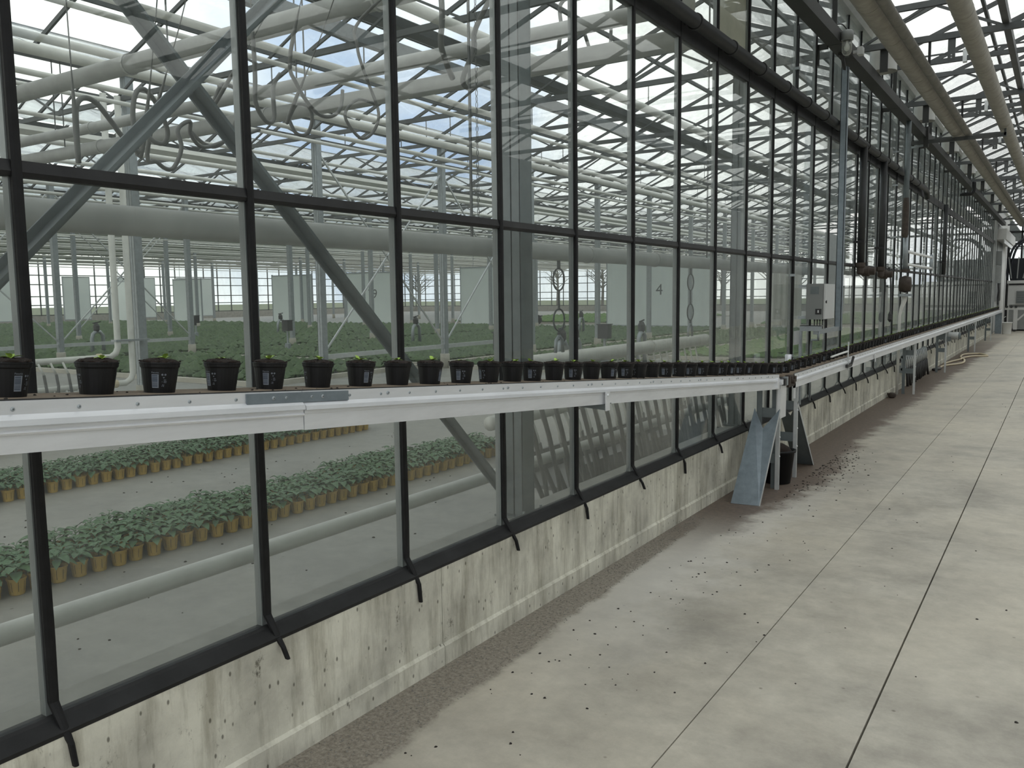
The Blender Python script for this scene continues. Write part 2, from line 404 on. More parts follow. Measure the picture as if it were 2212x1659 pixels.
def strip_mesh(tail, bend, wob):
    q = MB(); w = 0.0130
    pts = [(0.004, ZT), (0.004, 2.6), (0.006, ZM), (0.004, 1.2), (0.006, 0.72+wob), (0.005, ZS+0.06), (0.045, ZS-0.01), (0.062+bend*.4, ZS-0.05), (0.064+bend, ZS-tail)]
    ww = [w, w, w*1.05, w, w*1.12, w, w*.85, w*.55, w*.5]
    dy = [0, 0, 0, 0, 0, 0, 0.004, 0.010, 0.016]
    vs = []
    for (x, z), hw, d in zip(pts, ww, dy):
        vs += [(x-0.008, d-hw, z), (x+0.004, d-hw, z), (x+0.007, d-hw*.4, z), (x+0.007, d+hw*.4, z), (x+0.004, d+hw, z), (x-0.008, d+hw, z)]
    n = len(pts); fs = []
    for i in range(n-1):
        for k in range(6):
            k2 = (k+1) % 6; fs.append((i*6+k, (i+1)*6+k, (i+1)*6+k2, i*6+k2))
    fs += [tuple(range(6)), tuple((n-1)*6+k for k in reversed(range(6)))]
    q.add(vs, fs)
    return q.mesh('rubber_strip', 'black_rubber')
strips = [strip_mesh(t, b, w) for t, b, w in ((0.115, 0.004, 0.0), (0.10, 0.012, 0.05), (0.128, 0.0, -0.04), (0.09, 0.018, 0.02))]
NM = int((YEND-Y0)/S)+1
for i in range(-3, NM+1):
    y = Y0+S*i
    if y > YEND+0.1: break
    m_ = link('mullion', bar_me, wl_, (0, y-15, 0))
    s_ = link('rubber_strip', strips[(i*7) % 4], m_)
    if y+S < YEND+0.2:
        for k in range(3): link('pane', pane_m[k], wl_, (-0.008, y-15, 0))
part('top_gutter', MB().sweep([(-0.14, 0), (0.05, 0), (0.10, 0.03), (0.10, 0.17), (0.085, 0.17), (0.08, 0.05), (-0.14, 0.02)], -4, 4.89, 47, 4.89), 'flashing', wl_)
# end of the glazed wall: solid panels towards the far door
part('end_post', box(-0.10, 0.086, YEND, YEND+0.35, 0, 4.9), 'wall_panel', wl_)
part('end_panel', box(-0.06, 0.02, YEND+0.35, 46.5, 0, 5.0), 'far_white', wl_)
part('end_cladding', box(0.02, 0.05, 38.2, 41.5, 1.2, 4.2), 'wall_panel', wl_)

# unseen right side of the corridor; cladding added to darken reflections in the panes
wr = thing('wall_right', 'wall across the corridor with grey cladding added to dim glass reflections, on a low concrete base', 'wall', (7.6, 15, 0), kind='structure')
part('wall_block', box(7.55, 7.7, -4, 47, -.1, 0.45), 'lowwall', wr)
for i in range(34): part('added_cladding', box(7.60, 7.66, -4+1.5*i+.005, -4+1.5*(i+1)-.005, 0.45, 4.546), 'cladding', wr)

# far end wall with high windows
wf = thing('wall_far', 'end wall of the corridor with bright window strip above the machine', 'wall', (3, 46.5, 0), kind='structure')
part('wall_block', box(-0.1, 7.6, 46.5, 46.7, 0, 1.9), 'far_white', wf)
q = MB()
for x in (-.05, 0.55, 1.15, 2.4, 3.6, 4.8, 6.0, 7.5): q.box(x-.04, x+.04, 46.5, 46.6, 1.9, 4.93)
q.box(-.1, 7.6, 46.5, 46.6, 1.85, 1.97); q.box(-.1, 7.6, 46.5, 46.6, 2.95, 3.03); q.box(-.1, 7.6, 46.5, 46.6, 4.3, 4.4)
part('window_frame', q, 'dark_rail', wf)
part('pane', box(-.1, 7.6, 46.55, 46.56, 1.9, 4.93), 'roof_glass', wf)
part('door_frame', MB().box(0.06, 0.16, 44.6, 44.8, 0, 3.6), 'dark_rail', wf)

# ------------------------------------------------------------------ roof: ridges run along the corridor
ZG, ZR, SP = 5.06, 6.02, 4.8
YA, YB = -6.0, 76.0
XG = [7.2+2.4-SP*k for k in range(0, 15)]       # gutter lines 9.6, 4.8, 0, -4.8 ...
ce = thing('ceiling', 'saw-tooth glass greenhouse roof on slim glazing bars', 'roof', (0, 30, 5), kind='structure')
bars, panes = [], []
BP = 1.242
nb = int((YB-YA)/BP)
for k, xg in enumerate(XG[:-1]):
    for sgn in (0, 1):
        a = (xg, ZG) if sgn == 0 else (xg-SP, ZG); r = (xg-SP/2, ZR)
        for j in range(nb+1):
            y = YA+BP*j
            ymid = (a[0]+r[0])/2
            dist = math.hypot(ymid-1.0, y-7)
            if y > 48 and xg > 4: continue
            bars.append((dist, a, r, y))
            if j < nb: panes.append((dist, a, r, y))
bars.sort(key=lambda t: t[0]); panes.sort(key=lambda t: t[0])
cache = {}
def slope_mesh(kind, dx):
    if (kind, dx) not in cache:
        q = MB()
        if kind == 'bar': q.bar((0, 0, 0), (dx, 0, ZR-ZG), 0.035, 0.06)
        else:
            n = V((-(ZR-ZG), 0, dx)).normalized(); n = n if n.z > 0 else -n
            o = n*0.034
            q.slab([V((0, .018, 0))+o, V((dx, .018, ZR-ZG))+o, V((dx, BP-.018, ZR-ZG))+o, V((0, BP-.018, 0))+o], n, 0.004)
        cache[(kind, dx)] = q.mesh('glazing_bar' if kind == 'bar' else 'roof_pane', 'truss_steel' if kind == 'bar' else 'roof_glass')
    return cache[(kind, dx)]
for lst, kind, nm in ((bars, 'bar', 'glazing_bar'), (panes, 'pane', 'roof_pane')):
    rest = MB()
    for i, (d, a, r, y) in enumerate(lst):
        me = slope_mesh(kind, round(r[0]-a[0], 3))
        if i < 300: link(nm, me, ce, (a[0], y-30, a[1]-5))
        else: rest.add([(v.co.x+a[0], v.co.y+y, v.co.z+a[1]) for v in me.vertices], [tuple(p.vertices) for p in me.polygons])
    part(nm, rest, 'truss_steel' if kind == 'bar' else 'roof_glass', ce, kind='stuff')
gut = MB().sweep([(-0.09, 0), (0.09, 0), (0.12, 0.10), (0.10, 0.10), (0.07, 0.02), (-0.07, 0.02), (-0.10, 0.10), (-0.12, 0.10)], YA, -.06, YB, -.06).mesh('gutter', 'truss_steel')
rdg = box(-.03, .03, YA, YB, -.05, .05).mesh('ridge', 'truss_steel')
prl = box(-.02, .02, YA, YB, -.03, .03).mesh('purlin', 'truss_steel')
for xg in XG:
    if abs(xg) > .1: link('gutter', gut, ce, (xg, -30, ZG-.06-5))
for xg in XG[:-1]:
    link('ridge', rdg, ce, (xg-SP/2, -30, ZR-5))
    for f in (.5, 1.5): link('purlin', prl, ce, (xg-SP/2*f, -30, (ZG+ZR)/2-.06-5))

# ------------------------------------------------------------------ roof trusses (across, 9.6 m each)
ZC, ZTT = 4.58, 4.98
def truss_meshes(L):
    ch = box(-L, 0, -.025, .025, -.035, .035).mesh('chord', 'truss_steel')
    n = 12; w = []
    for i in range(n):
        x0, x1 = -L*i/n, -L*(i+1)/n
        z0, z1 = (ZC, ZTT) if i % 2 == 0 else (ZTT, ZC)
        w.append(MB().bar((x0, 0, z0), (x1, 0, z1), .028).mesh('web_bar', 'truss_steel'))
    al = MB()
    for i in range(n):
        x0, x1 = -L*i/n, -L*(i+1)/n
        z0, z1 = (ZC, ZTT) if i % 2 == 0 else (ZTT, ZC)
        al.bar((x0, 0, z0), (x1, 0, z1), .028)
    return ch, w, al.mesh('web_bars', 'truss_steel')
CH, WEB, WALL = truss_meshes(9.6)
def make_truss(x, y, label, group, detail):
    t = thing('roof_truss', label, 'truss', (x, y, 0), group)
    link('bottom_chord', CH, t, (0, 0, ZC)); link('top_chord', CH, t, (0, 0, ZTT))
    if detail:
        for m_ in WEB: link('web_bar', m_, t)
    else: link('web_bars', WALL, t)
    return t
for j in range(-1, 12):
    make_truss(9.62, PY0+PITCHY*j, 'grey steel lattice truss crossing under the corridor roof', 'corridor roof trusses', j < 8)
for r in range(6):
    for j in range(-1, 19):
        make_truss((-.03 if r == 0 else -9.6*r), PY0+PITCHY*j, 'grey steel lattice truss under the plant house roof', 'plant house roof trusses', r == 0 and j < 8 or r == 1 and j < 5)

# ================================================================== PLANT HOUSE behind the glass
gf = struct('floor_plant_house', box(-62, -0.285, -8, 78, -0.25, 0.0), 'floor_inside', (-20, 30, 0), 'smooth grey concrete floor of the plant house', 'floor')
# outer walls of the plant house
for nm, ax in (('wall_back', 0), ('wall_end', 1)):
    w = thing(nm, ('far glazed side wall of the plant house' if ax == 0 else 'far glazed end wall of the plant house'), 'wall', (0, 0, 0), kind='structure')
    q, g, b = MB(), MB(), MB()
    if ax == 0:
        b.box(-62.2, -62, -8, 78, 0, .55)
        for i in range(60): q.box(-62.1, -62.0, -8+1.45*i-.03, -8+1.45*i+.03, .55, 5.0)
        for z in (.6, 1.35, 2.0, 2.9, 3.6, 5.0): q.box(-62.1, -62, -8, 78, z-.035, z+.035)
        g.box(-62.06, -62.05, -8, 78, .55, 5.0)
    else:
        b.box(-62, -.3, 78, 78.2, 0, .55)
        for i in range(44): q.box(-62+1.43*i-.03, -62+1.43*i+.03, 78, 78.1, .55, 5.0)
        for z in (.6, 1.35, 2.0, 2.9, 3.6, 5.0): q.box(-62, -.3, 78, 78.1, z-.035, z+.035)
        g.box(-62, -.3, 78.05, 78.06, .55, 5.0)
    part('low_wall', b, 'ledge', w); part('glazing_frame', q, 'truss_steel', w); part('pane', g, 'roof_glass', w)
struct('ground', box(-260, 160, -120, 300, -0.6, -0.26), 'grass_out', (0, 60, -.3), 'flat grassy land outside the greenhouse', 'ground')

# columns
def column(x, y, w, z0, z1, label, group, sleeve=True, mt='steel_post'):
    t = thing('steel_column', label, 'column', (x, y, z0), group)
    q = MB(); h = w/2
    q.box(x-h, x+h, y-h, y-h+.008, z0, z1).box(x-h, x+h, y+h-.008, y+h, z0, z1).box(x-.004, x+.004, y-h, y+h, z0, z1).box(x-h*.98, x-h*.98+.006, y-h, y+h, z0, z1).box(x+h*.98-.006, x+h*.98, y-h, y+h, z0, z1)
    part('shaft', q, mt, t)
    if sleeve:
        part('footing_sleeve', MB().lathe([(w*.85, z0), (w*.85, z0+.32), (w*.8, z0+.33)], 14, (x, y, 0)), 'curb', t, True)
    else:
        q = MB().box(x-h-.04, x+h+.04, y-h-.05, y+h+.05, z0, z0+.012)
        part('base_plate', q, mt, t)
        for sx in (-1, 1):
            for sy in (-1, 1): part('anchor_bolt', MB().lathe([(.008, z0+.01), (.014, z0+.012), (.014, z0+.026), (.007, z0+.028), (.007, z0+.045)], 8, (x+sx*(h+.022), y+sy*(h+.03), 0)), 'galv', t)
    return t
for j in range(-1, 9):
    column(-0.20, PY0+PITCHY*j, 0.118, 0.415, 5.0, 'grey steel column standing on the ledge behind the glazed partition', 'columns along the partition ledge', False)
for j in range(0, 15):
    column(-9.6, 7.78+3.82*j-3.82, 0.13, 0.0, 5.0, 'slim grey column with concrete sleeve in the first bed line', 'columns of the first line', mt='galv')
for r in range(2, 6):
    for j in range(-1, 12 if r == 2 else 10):
        column(-9.6*r, 11.80+3.9*j+(0 if r == 2 else .7*r), 0.13, 0.0, 5.0, 'slim grey column with concrete sleeve deep in the plant house', 'columns deep in the plant house', mt='galv')
# tie rails and wire cross braces between columns
for x, y0, y1, lab in ((-9.6, 11.6, 19.24, 'first column line'), (-19.2, 7.9, 15.7, 'second column line')):
    solo('tie_rail', MB().bar((x, y0, .50), (x, y1, .50), .05, .09), 'galv_light', (x, y0, .5), 'pale horizontal tie rail low on the ' + lab, 'rail')
for i, (x, ya) in enumerate(((-9.6, 11.6), (-9.6, 15.42), (-19.2, 11.8), (-19.2, 7.9), (-28.8, 17.8))):
    sp_ = 3.82 if x > -10 else 3.9
    t = thing('wire_brace', 'crossed thin steel braces between two columns of ' + ('the first line' if x > -10 else 'the rear lines'), 'brace', (x, ya, .5), 'wire braces')
    part('brace_rod', MB().bar((x, ya, .55), (x, ya+sp_, 4.4), .03), 'galv_light', t)
    part('brace_rod', MB().bar((x, ya+sp_, .55), (x, ya, 4.4), .03), 'galv_light', t)
# large cross braces behind the near panes
for p, q_, lab in (((-.292, 3.83, .57), (-.292, .12, 4.10), 'long grey diagonal brace running down to the foot of the ledge column'),
                   ((-.222, .20, .68), (-.222, 3.83, 4.29), 'long grey diagonal brace rising towards the ledge column top')):
    solo('diagonal_brace', MB().bar(p, q_, .012, .068, (1, 0, 0)).bar((p[0]-.02, p[1], p[2]), (q_[0]-.02, q_[1], q_[2]), .058, .008, (1, 0, 0)), 'steel_post', p, lab, 'brace')

# pipes on the plant-house side of the partition
def pipe(name, pts, r, m, label, cat='pipe', group=None, n=14, rings=None, ringm=None, hang=None):
    t = thing(name, label, cat, tuple(pts[0]), group)
    part('pipe_run', MB().tube(pts, r, n), m, t, True)
    for c, ax in (rings or []):
        part('collar', MB().lathe([(r*1.0, -.012), (r*1.14, -.012), (r*1.14, .012), (r*1.0, .012)], n, c, ax), ringm or m, t)
    for c, z1 in (hang or []):
        part('hanger', MB().bar(c, (c[0], c[1], z1), .012), 'truss_steel', t)
    return t
pipe('heating_pipe', [(-.5, -2, .57), (-.5, 8.3, .57)], .036, 'pipe_inner', 'pale heating pipe running low behind the bottom panes')
pipe('heating_main', [(-.5, -3, 1.905), (-.5, 36, 1.905)], .053, 'pipe_grey', 'thick grey heating main behind the partition at middle rail height', n=20,
     rings=[((-.5, y, 1.905), 'y') for y in (3.2, 5.25, 6.4, 8.2, 11.0, 14)], hang=[((-.5, y, 1.95), 4.55) for y in (3.88, 7.6, 11.33, 15.06)])
# hose manifold behind the panes
hm = thing('hose_manifold', 'twin white manifold pipes with rows of dark hoses behind the bottom panes', 'manifold', (-.62, 4.2, .32))
part('upper_pipe', MB().tube([(-.62, 4.2, .85), (-.62, 8.2, .85)], .045, 14), 'pipe_inner', hm, True)
for k in range(26):
    y = 4.34+.15*k+random.uniform(-.015, .015); a = random.uniform(-.06, .1)
    st = part('connector', MB().tube([(-.60, y, .82), (-.575, y+.03, .70), (-.57, y+.05, .62)], .014, 8), 'white_pipe', hm, True)
    h_ = MB().tube([(-.57, y+.045, .66), (-.56, y+.09, .5), (-.55, y+.17+a*.5, .3), (-.53, y+.26+a, .03)], .017, 8)
    part('hose', h_, 'hose_grey', st, True)
for k in range(22):
    y = 4.42+.17*k; a = random.uniform(-.08, .05)
    part('hose', MB().tube([(-.44, y-.10, .97), (-.43, y, .74), (-.43, y+.13+a*.3, .45), (-.45, y+.30+a, .03)], .016, 8), 'hose_grey', hm, True)
solo('dark_trough', MB().sweep([(-1.7, 0), (-1.0, 0), (-1.0, .22), (-1.03, .22), (-1.04, .03), (-1.66, .03), (-1.67, .22), (-1.7, .22)], 6.0, 0, 9.3, 0), 'hose_grey', (-1.1, 6, 0), 'low dark trough shape filling the dark area behind the hose manifold', 'trough')  # trough shape added to fill the dark area behind the hoses
pipe('ventilation_duct', [(-2.3, 6.9, .0), (-2.3, 6.9, .6), (-2.3, 7.0, .82), (-2.3, 7.2, .93), (-2.3, 12.5, .93)], .085, 'pipe_inner', 'fat silver duct with an elbow rising from the floor beyond the manifold', n=16, rings=[((-2.3, 10.4, .93), 'y'), ((-2.3, 8.2, .93), 'y')])
for k in range(14):
    y = 9.2+.22*k
    solo('drip_hose', MB().tube([(-2.3, y, .86), (-2.27, y+.05, .62), (-2.2, y+.08, .02)], .012, 6), 'white_pipe', (-2.3, y, 0), 'thin white drip hose hanging from the silver duct', 'hose', 'drip hoses under the duct')
# ring hangers on the heating main
for y in (4.85, 7.2):
    t = thing('ring_hanger', 'double grey ring hanger hanging from the heating main', 'hanger', (-.5, y, 1.3), 'ring hangers')
    for zc in (1.73, 1.465):
        pts = [(-.5+.0*0, y+.072*math.cos(a), zc+.072*math.sin(a)) for a in [2*math.pi*i/24 for i in range(25)]]
        part('ring', MB().tube(pts, .006, 6), 'truss_steel', t, True)
    part('hanger_rod', MB().tube([(-.5, y, 1.86), (-.5, y, 1.802)], .012, 8), 'truss_steel', t)
    part('hanger_rod', MB().tube([(-.5, y, 1.66), (-.5, y, 1.537)], .008, 8), 'truss_steel', t)
    part('clamp', MB().tube([(-.5, y-.05, 1.25), (-.5, y-.04, 1.33), (-.5, y, 1.36), (-.5, y+.04, 1.33), (-.5, y+.05, 1.25)], .012, 8), 'galv', t, True)
    part('hanger_rod', MB().tube([(-.5, y, 1.394), (-.5, y, 1.355)], .008, 8), 'truss_steel', t)
# manifold by the first column line (white pipes)
lm = thing('riser_manifold', 'white riser pipes bending into a hose manifold beside a column', 'manifold', (-9.45, 5.0, 0))
for dy, zt in ((-.42, .80), (-.20, .40)):
    yv = 7.72+dy
    pts = [(-9.45, yv, 4.6), (-9.45, yv, zt+.14), (-9.45, yv-.04, zt+.05), (-9.45, yv-.13, zt), (-9.45, 3.0, zt)]
    part('riser_pipe', MB().tube(pts, .045, 12), 'white_pipe', lm, True)
    part('coupling', MB().lathe([(.05, -.03), (.062, -.03), (.062, .03), (.05, .03)], 12, (-9.45, yv-.30, zt), 'y'), 'hose_cream', lm)
for k in range(22):
    y = 3.2+.17*k
    c = part('connector', MB().tube([(-9.4, y, .78), (-9.36, y+.05, .62)], .016, 6), 'white_pipe', lm, True)
    part('hose', MB().tube([(-9.36, y+.05, .62), (-9.34, y+.06, .45), (-9.32, y+.02+.08*(k % 2), .02)], .022, 6), 'hose_grey', c, True)
    part('connector', MB().tube([(-9.4, y+.03, .38), (-9.37, y+.08, .02)], .016, 6), 'white_pipe', lm, True)
part('pipe_clamp', MB().box(-9.535, -9.40, 7.25, 7.80, 1.02, 1.05), 'galv', lm)

# overhead pipes along the house
ypx = [(-2.75, 4.22, .055), (-1.3, 4.40, .03), (-4.68, 4.20, .038), (-5.55, 4.36, .03), (-6.25, 4.20, .042), (-6.75, 4.22, .06), (-7.3, 4.12, .035), (-8.6, 4.3, .03)]
for i, (x, z, r) in enumerate(ypx):
    pipe('overhead_pipe', [(x, -5, z), (x, 76, z)], r, 'white_pipe', 'long white overhead pipe under the first roof bays of the plant house', group='overhead pipes of the first bays', n=10,
         hang=[((x, PY0+PITCHY*j, z), ZC) for j in range(-1, 9)])
for b in range(2, 12):
    for i, (dx, z, r) in enumerate(((-.6, 4.3, .03), (-1.7, 4.15, .045), (-2.6, 4.35, .03), (-3.7, 4.2, .04), (-4.4, 4.05, .025))):
        x = -4.8*b+dx
        solo('overhead_pipe', MB().tube([(x, -5, z), (x, 76, z)], r, 8), 'white_pipe', (x, 30, z), 'long white overhead pipe far back under the plant house roof', 'pipe', 'overhead pipes of the rear bays', smooth=True)
for b in range(3, 13):
    x = -4.8*b+2.65
    solo('folded_screen', MB().sweep([(x-.16, 0), (x-.05, -.07), (x+.08, -.05), (x+.17, .02), (x+.14, .10), (x-.10, .11)], -5, 4.32, 76, 4.32), 'film', (x, 30, 4.3), 'pale folded shade screen bundle running under a rear roof bay', 'screen', 'folded shade screens')
solo('overhead_rail', MB().bar((-4.32, -5, 4.472), (-4.32, 76, 4.472), .10, .15), 'steel_post', (-4.32, 30, 4.47), 'heavy dark rail running under the first plant house gutter', 'rail')
# big pipes running across the house
for y, z, r, lab in ((5.08, 3.90, .09, 'fat pale cross pipe high behind the near panes'), (6.66, 3.93, .07, 'upper of two fat cross pipes near the ledge column'), (6.78, 3.70, .085, 'lower of two fat cross pipes near the ledge column')):
    pipe('cross_pipe', [(-.3, y, z), (-48, y, z)], r, 'pipe_grey', lab, n=14, hang=[((x, y, z), 5.0) for x in (-4.8, -9.6, -14.4)], rings=[((x, y, z), 'x') for x in (-2.2, -5.4, -8.7)])
# black hose loops hanging behind the top panes
def px_on_x(u, v, x):
    d = fw + r2*((u-1106)/F_PX) - u2*((v-829.5)/F_PX)
    return CAM + d*((x-CAM.x)/d.x)
loops = [[(168, 330), (164, 240), (176, 213), (205, 220), (240, 262), (262, 292), (300, 330)],
         [(308, 320), (288, 262), (292, 205), (312, 193), (340, 228), (362, 283), (352, 310), (325, 300), (318, 280)],
         [(322, 300), (340, 350), (372, 365), (392, 320), (384, 280), (410, 262), (412, 290), (440, 318), (500, 300), (560, 280)],
         [(470, 215), (478, 183), (505, 190), (518, 225), (500, 285), (470, 315), (440, 310), (408, 280)],
         [(550, 140), (552, 220), (575, 262), (592, 255), (590, 190), (605, 160)],
         [(628, 110), (640, 180), (680, 240), (712, 252), (735, 235), (740, 195)],
         [(625, 250), (640, 225), (668, 232), (674, 262), (662, 290), (640, 288), (625, 260)],
         [(780, 40), (772, 100), (785, 150), (800, 190), (818, 245), (806, 285), (778, 298), (745, 250), (772, 215), (812, 225)],
         [(955, 30), (952, 90), (962, 130), (978, 170)], [(1028, 60), (1022, 110), (1000, 170), (1012, 190), (1040, 180)],
         [(1218, 0), (1212, 60), (1206, 110)], [(1240, 0), (1262, 70), (1280, 120), (1300, 132), (1318, 100), (1320, 0)]]
def smooth_path(pts, k=5):
    out = []
    n = len(pts)
    for i in range(n-1):
        p0, p1, p2, p3 = pts[max(i-1, 0)], pts[i], pts[i+1], pts[min(i+2, n-1)]
        for s in range(k):
            t = s/k
            out.append(.5*((2*p1)+(p2-p0)*t+(2*p0-5*p1+4*p2-p3)*t*t+(3*p1-p0-3*p2+p3)*t**3))
    return out+[pts[-1]]
for i, lp in enumerate(loops):
    x0 = -1.3-.26*(i % 4)
    pts = [px_on_x(u, v, x0-.02*k) for k, (u, v) in enumerate(lp)]
    pts = [V((-1.3, pts[0].y, 4.38)), V((-1.32, pts[0].y, (pts[0].z+4.38)/2))] + pts
    solo('hanging_hose', MB().tube(smooth_path([V(p) for p in pts]), ([.003]*9+[.012]*(5*(len(pts)-1)+1-9)) if i < 8 else .02, 8), 'hose_grey', tuple(pts[0]), 'dark looped water hose hanging under the pipes behind the upper panes', 'hose', 'looped hoses', smooth=True)
# chain
t = thing('hanging_chain', 'thin steel chain hanging behind the upper panes beside the ledge column', 'chain', (-1.2, 4.9, 2.3))
c1 = px_on_x(1030, 470, -1.3); c0 = V((-1.3, 5.08, 3.825)); c1.y = 5.08
for k in range(40):
    f = k/39; p = c0.lerp(c1, f)
    a = (k % 2)*math.pi/2
    pts = [p+V((.009*math.cos(s)*math.cos(a), .009*math.cos(s)*math.sin(a), .022*math.sin(s))) for s in [2*math.pi*i/8 for i in range(9)]]
    part('chain_link', MB().tube(pts, .003, 4, False), 'truss_steel', t)

# white hanging panels with numbers
def text_mesh(s, size, m):
    c = bpy.data.curves.new('lettering', 'FONT'); c.body = s; c.size = size; c.align_x = 'CENTER'; c.align_y = 'CENTER'
    o = bpy.data.objects.new('lettering', c); COL.objects.link(o)
    dg = bpy.context.evaluated_depsgraph_get(); me = bpy.data.meshes.new_from_object(o.evaluated_get(dg))
    bpy.data.objects.remove(o); bpy.data.curves.remove(c)
    me.materials.clear(); me.materials.append(MATS[m])
    return me
PYY = 38.3
plist = [(-51.9, -48.8, 3.05, None), (-41.4, -37.8, 3.1, '9'), (-34.7, -30.5, 3.1, '79'), (-26.0, -21.9, 3.2, None), (-16.9, -11.3, 3.35, '4'), (-60, -57, 3.05, None)]
for x0, x1, zt, num in plist:
    w = x1-x0
    t = thing('partition_screen', 'tall white partition screen ' + ({'9': 'marked with the digit nine', '79': 'marked with the number seventy-nine', '4': 'marked with the digit four'}[num] if num else 'without any number'), 'screen', ((x0+x1)/2, PYY, .12), None if num else 'unnumbered partition screens')
    free = [-4.8*k-d for k in range(1, 14) for d in (1.15, 3.15)]
    hx = [min(free, key=lambda c: abs(c-e)+(99 if not x0+.1 < c < x1-.1 else 0)) for e in (x0+.3, x1-.3)]
    q = MB(); q.box(x0, x1, PYY-.03, PYY+.03, .14, zt)
    part('sheet', q, 'panel_white', t)
    q = MB(); q.box(x0-.04, x0, PYY-.05, PYY+.05, .1, zt+.1).box(x1, x1+.04, PYY-.05, PYY+.05, .1, zt+.1).box(x0, x1, PYY-.05, PYY+.05, zt, zt+.06).box(x0, x1, PYY-.05, PYY+.05, .08, .14)
    part('frame', q, 'galv', t)
    part('hanger', MB().bar((hx[0], PYY, zt), (hx[0], PYY, 4.58), .02).bar((hx[1], PYY, zt), (hx[1], PYY, 4.58), .02), 'galv', t)
    if num:
        me = text_mesh(num, .75, 'number_ink')
        o = link('number', me, t, ((-.1 if num == '9' else 0), -.036, 1.72)); o.rotation_euler = (math.pi/2, 0, 0)
for ya_, yb_ in ((34.4, 36.4), (38.8, 41.9), (44.0, 47.5), (29.5, 31.2)):
    t = thing('partition_screen', 'tall white partition screen standing along the far side wall', 'screen', (-59.5, (ya_+yb_)/2, 0), 'partition screens along the side wall')
    part('sheet', box(-59.53, -59.47, ya_, yb_, .3, 3.4), 'panel_white', t)
    part('frame', MB().box(-59.55, -59.45, ya_-.04, ya_, 0, 3.45).box(-59.55, -59.45, yb_, yb_+.04, 0, 3.45).box(-59.55, -59.45, ya_, yb_, 3.4, 3.45).box(-59.55, -59.45, ya_, yb_, .24, .3), 'galv', t)
# folded curtain
t = thing('folded_curtain', 'bunched white plastic curtain hanging behind the partition', 'curtain', (-8.1, PYY, 0))
q = MB(); N = 24; vs = []; fs = []
for i in range(N+1):
    x = -8.9+1.5*i/N; y = PYY+.10*math.sin(i*1.35)
    vs += [(x, y, .1), (x*.96-.3, y*.999, 2.9), (x, y+.012, .1), (x*.96-.3, y*.999+.012, 2.9)]
    if i:
        a = 4*(i-1); b = 4*i
        fs += [(a, b, b+1, a+1), (a+2, a+3, b+3, b+2), (a+1, b+1, b+3, a+3), (a, a+2, b+2, b)]
q.add(vs, fs); part('curtain_sheet', q, 'film', t)
part('floor_weight', MB().box(-9.0, -7.3, PYY-.1, PYY+.12, 0, .11), 'curb', t)
part('curtain_rail', MB().tube([(-9.4, PYY, 2.92), (-7.2, PYY, 2.92)], .03, 8).bar((-8.2, PYY, 2.9), (-8.2, PYY, 4.58), .02), 'galv', t)

# planted beds
def bed(x0, x1, y0, y1, sp, m, label, hgt=.16):
    cx, cy = (x0+x1)/2, (y0+y1)/2
    t = thing('planted_bed', label, 'bed', (cx, y0, 0))
    part('bed_base', box(x0, x1, y0, y1, 0, .05), 'bed_soil', t)
    q = MB(); y = y0+sp/2
    while y < y1:
        x = x0+sp/2
        while x < x1:
            px_, py_ = x+random.uniform(-.12, .12)*sp, y+random.uniform(-.12, .12)*sp
            h = hgt*random.uniform(.75, 1.15); r = sp*.44*random.uniform(.85, 1.1); a = random.uniform(0, 6.28)
            vs = [(px_, py_, .05+h)]
            for k in range(5):
                ang = a+k*1.2566; vs.append((px_+r*math.cos(ang), py_+r*math.sin(ang), .05+h*random.uniform(.35, .6)))
            for k in range(5):
                ang = a+k*1.2566+.6; vs.append((px_+r*.7*math.cos(ang), py_+r*.7*math.sin(ang), .05))
            fs = [(0, 1+k, 1+(k+1) % 5) for k in range(5)] + [(1+k, 6+k, 1+(k+1) % 5) for k in range(5)]
            q.add(vs, fs)
            x += sp
        y += sp
    part('bedding_plants', q, m, t, kind='stuff')
    c = MB().box(x0-.12, x0, y0-.12, y1, 0, .09).box(x1, x1+.12, y0-.12, y1, 0, .09).box(x0, x1, y0-.12, y0, 0, .09)
    part('curb', c, 'curb', t)
bed(-18.94, -10.2, 10.55, 15.2, .30, 'bed_green', 'near bed of small green plants in rows beyond the potted strips')
bed(-37.5, -19.5, 10.55, 36.8, .42, 'bed_green', 'wide green bed stretching to the back of the plant house', .2)
bed(-18.94, -10.2, 15.6, 25.0, .28, 'bed_green', 'middle green bed between two column lines')
bed(-18.94, -10.2, 25.4, 36.8, .38, 'bed_green', 'green bed in front of the hanging panels')
bed(-9.34, -6.45, 15.5, 36.5, .30, 'bed_green', 'long narrow green bed beside the silver duct')
bed(-57, -38.0, 12, 36.8, .6, 'bed_green', 'rearmost green bed along the far side wall', .2)
bed(-30, -17.8, 42.5, 60, .6, 'bed_bright', 'bright green bed behind the hanging panels', .2)
bed(-10.5, -3.2, 42.5, 66, .5, 'bed_bright', 'bright green bed behind the bunched curtain', .2)
bed(-5.9, -2.6, 20.0, 36.5, .34, 'bed_bright', 'fresh green bed close behind the partition')
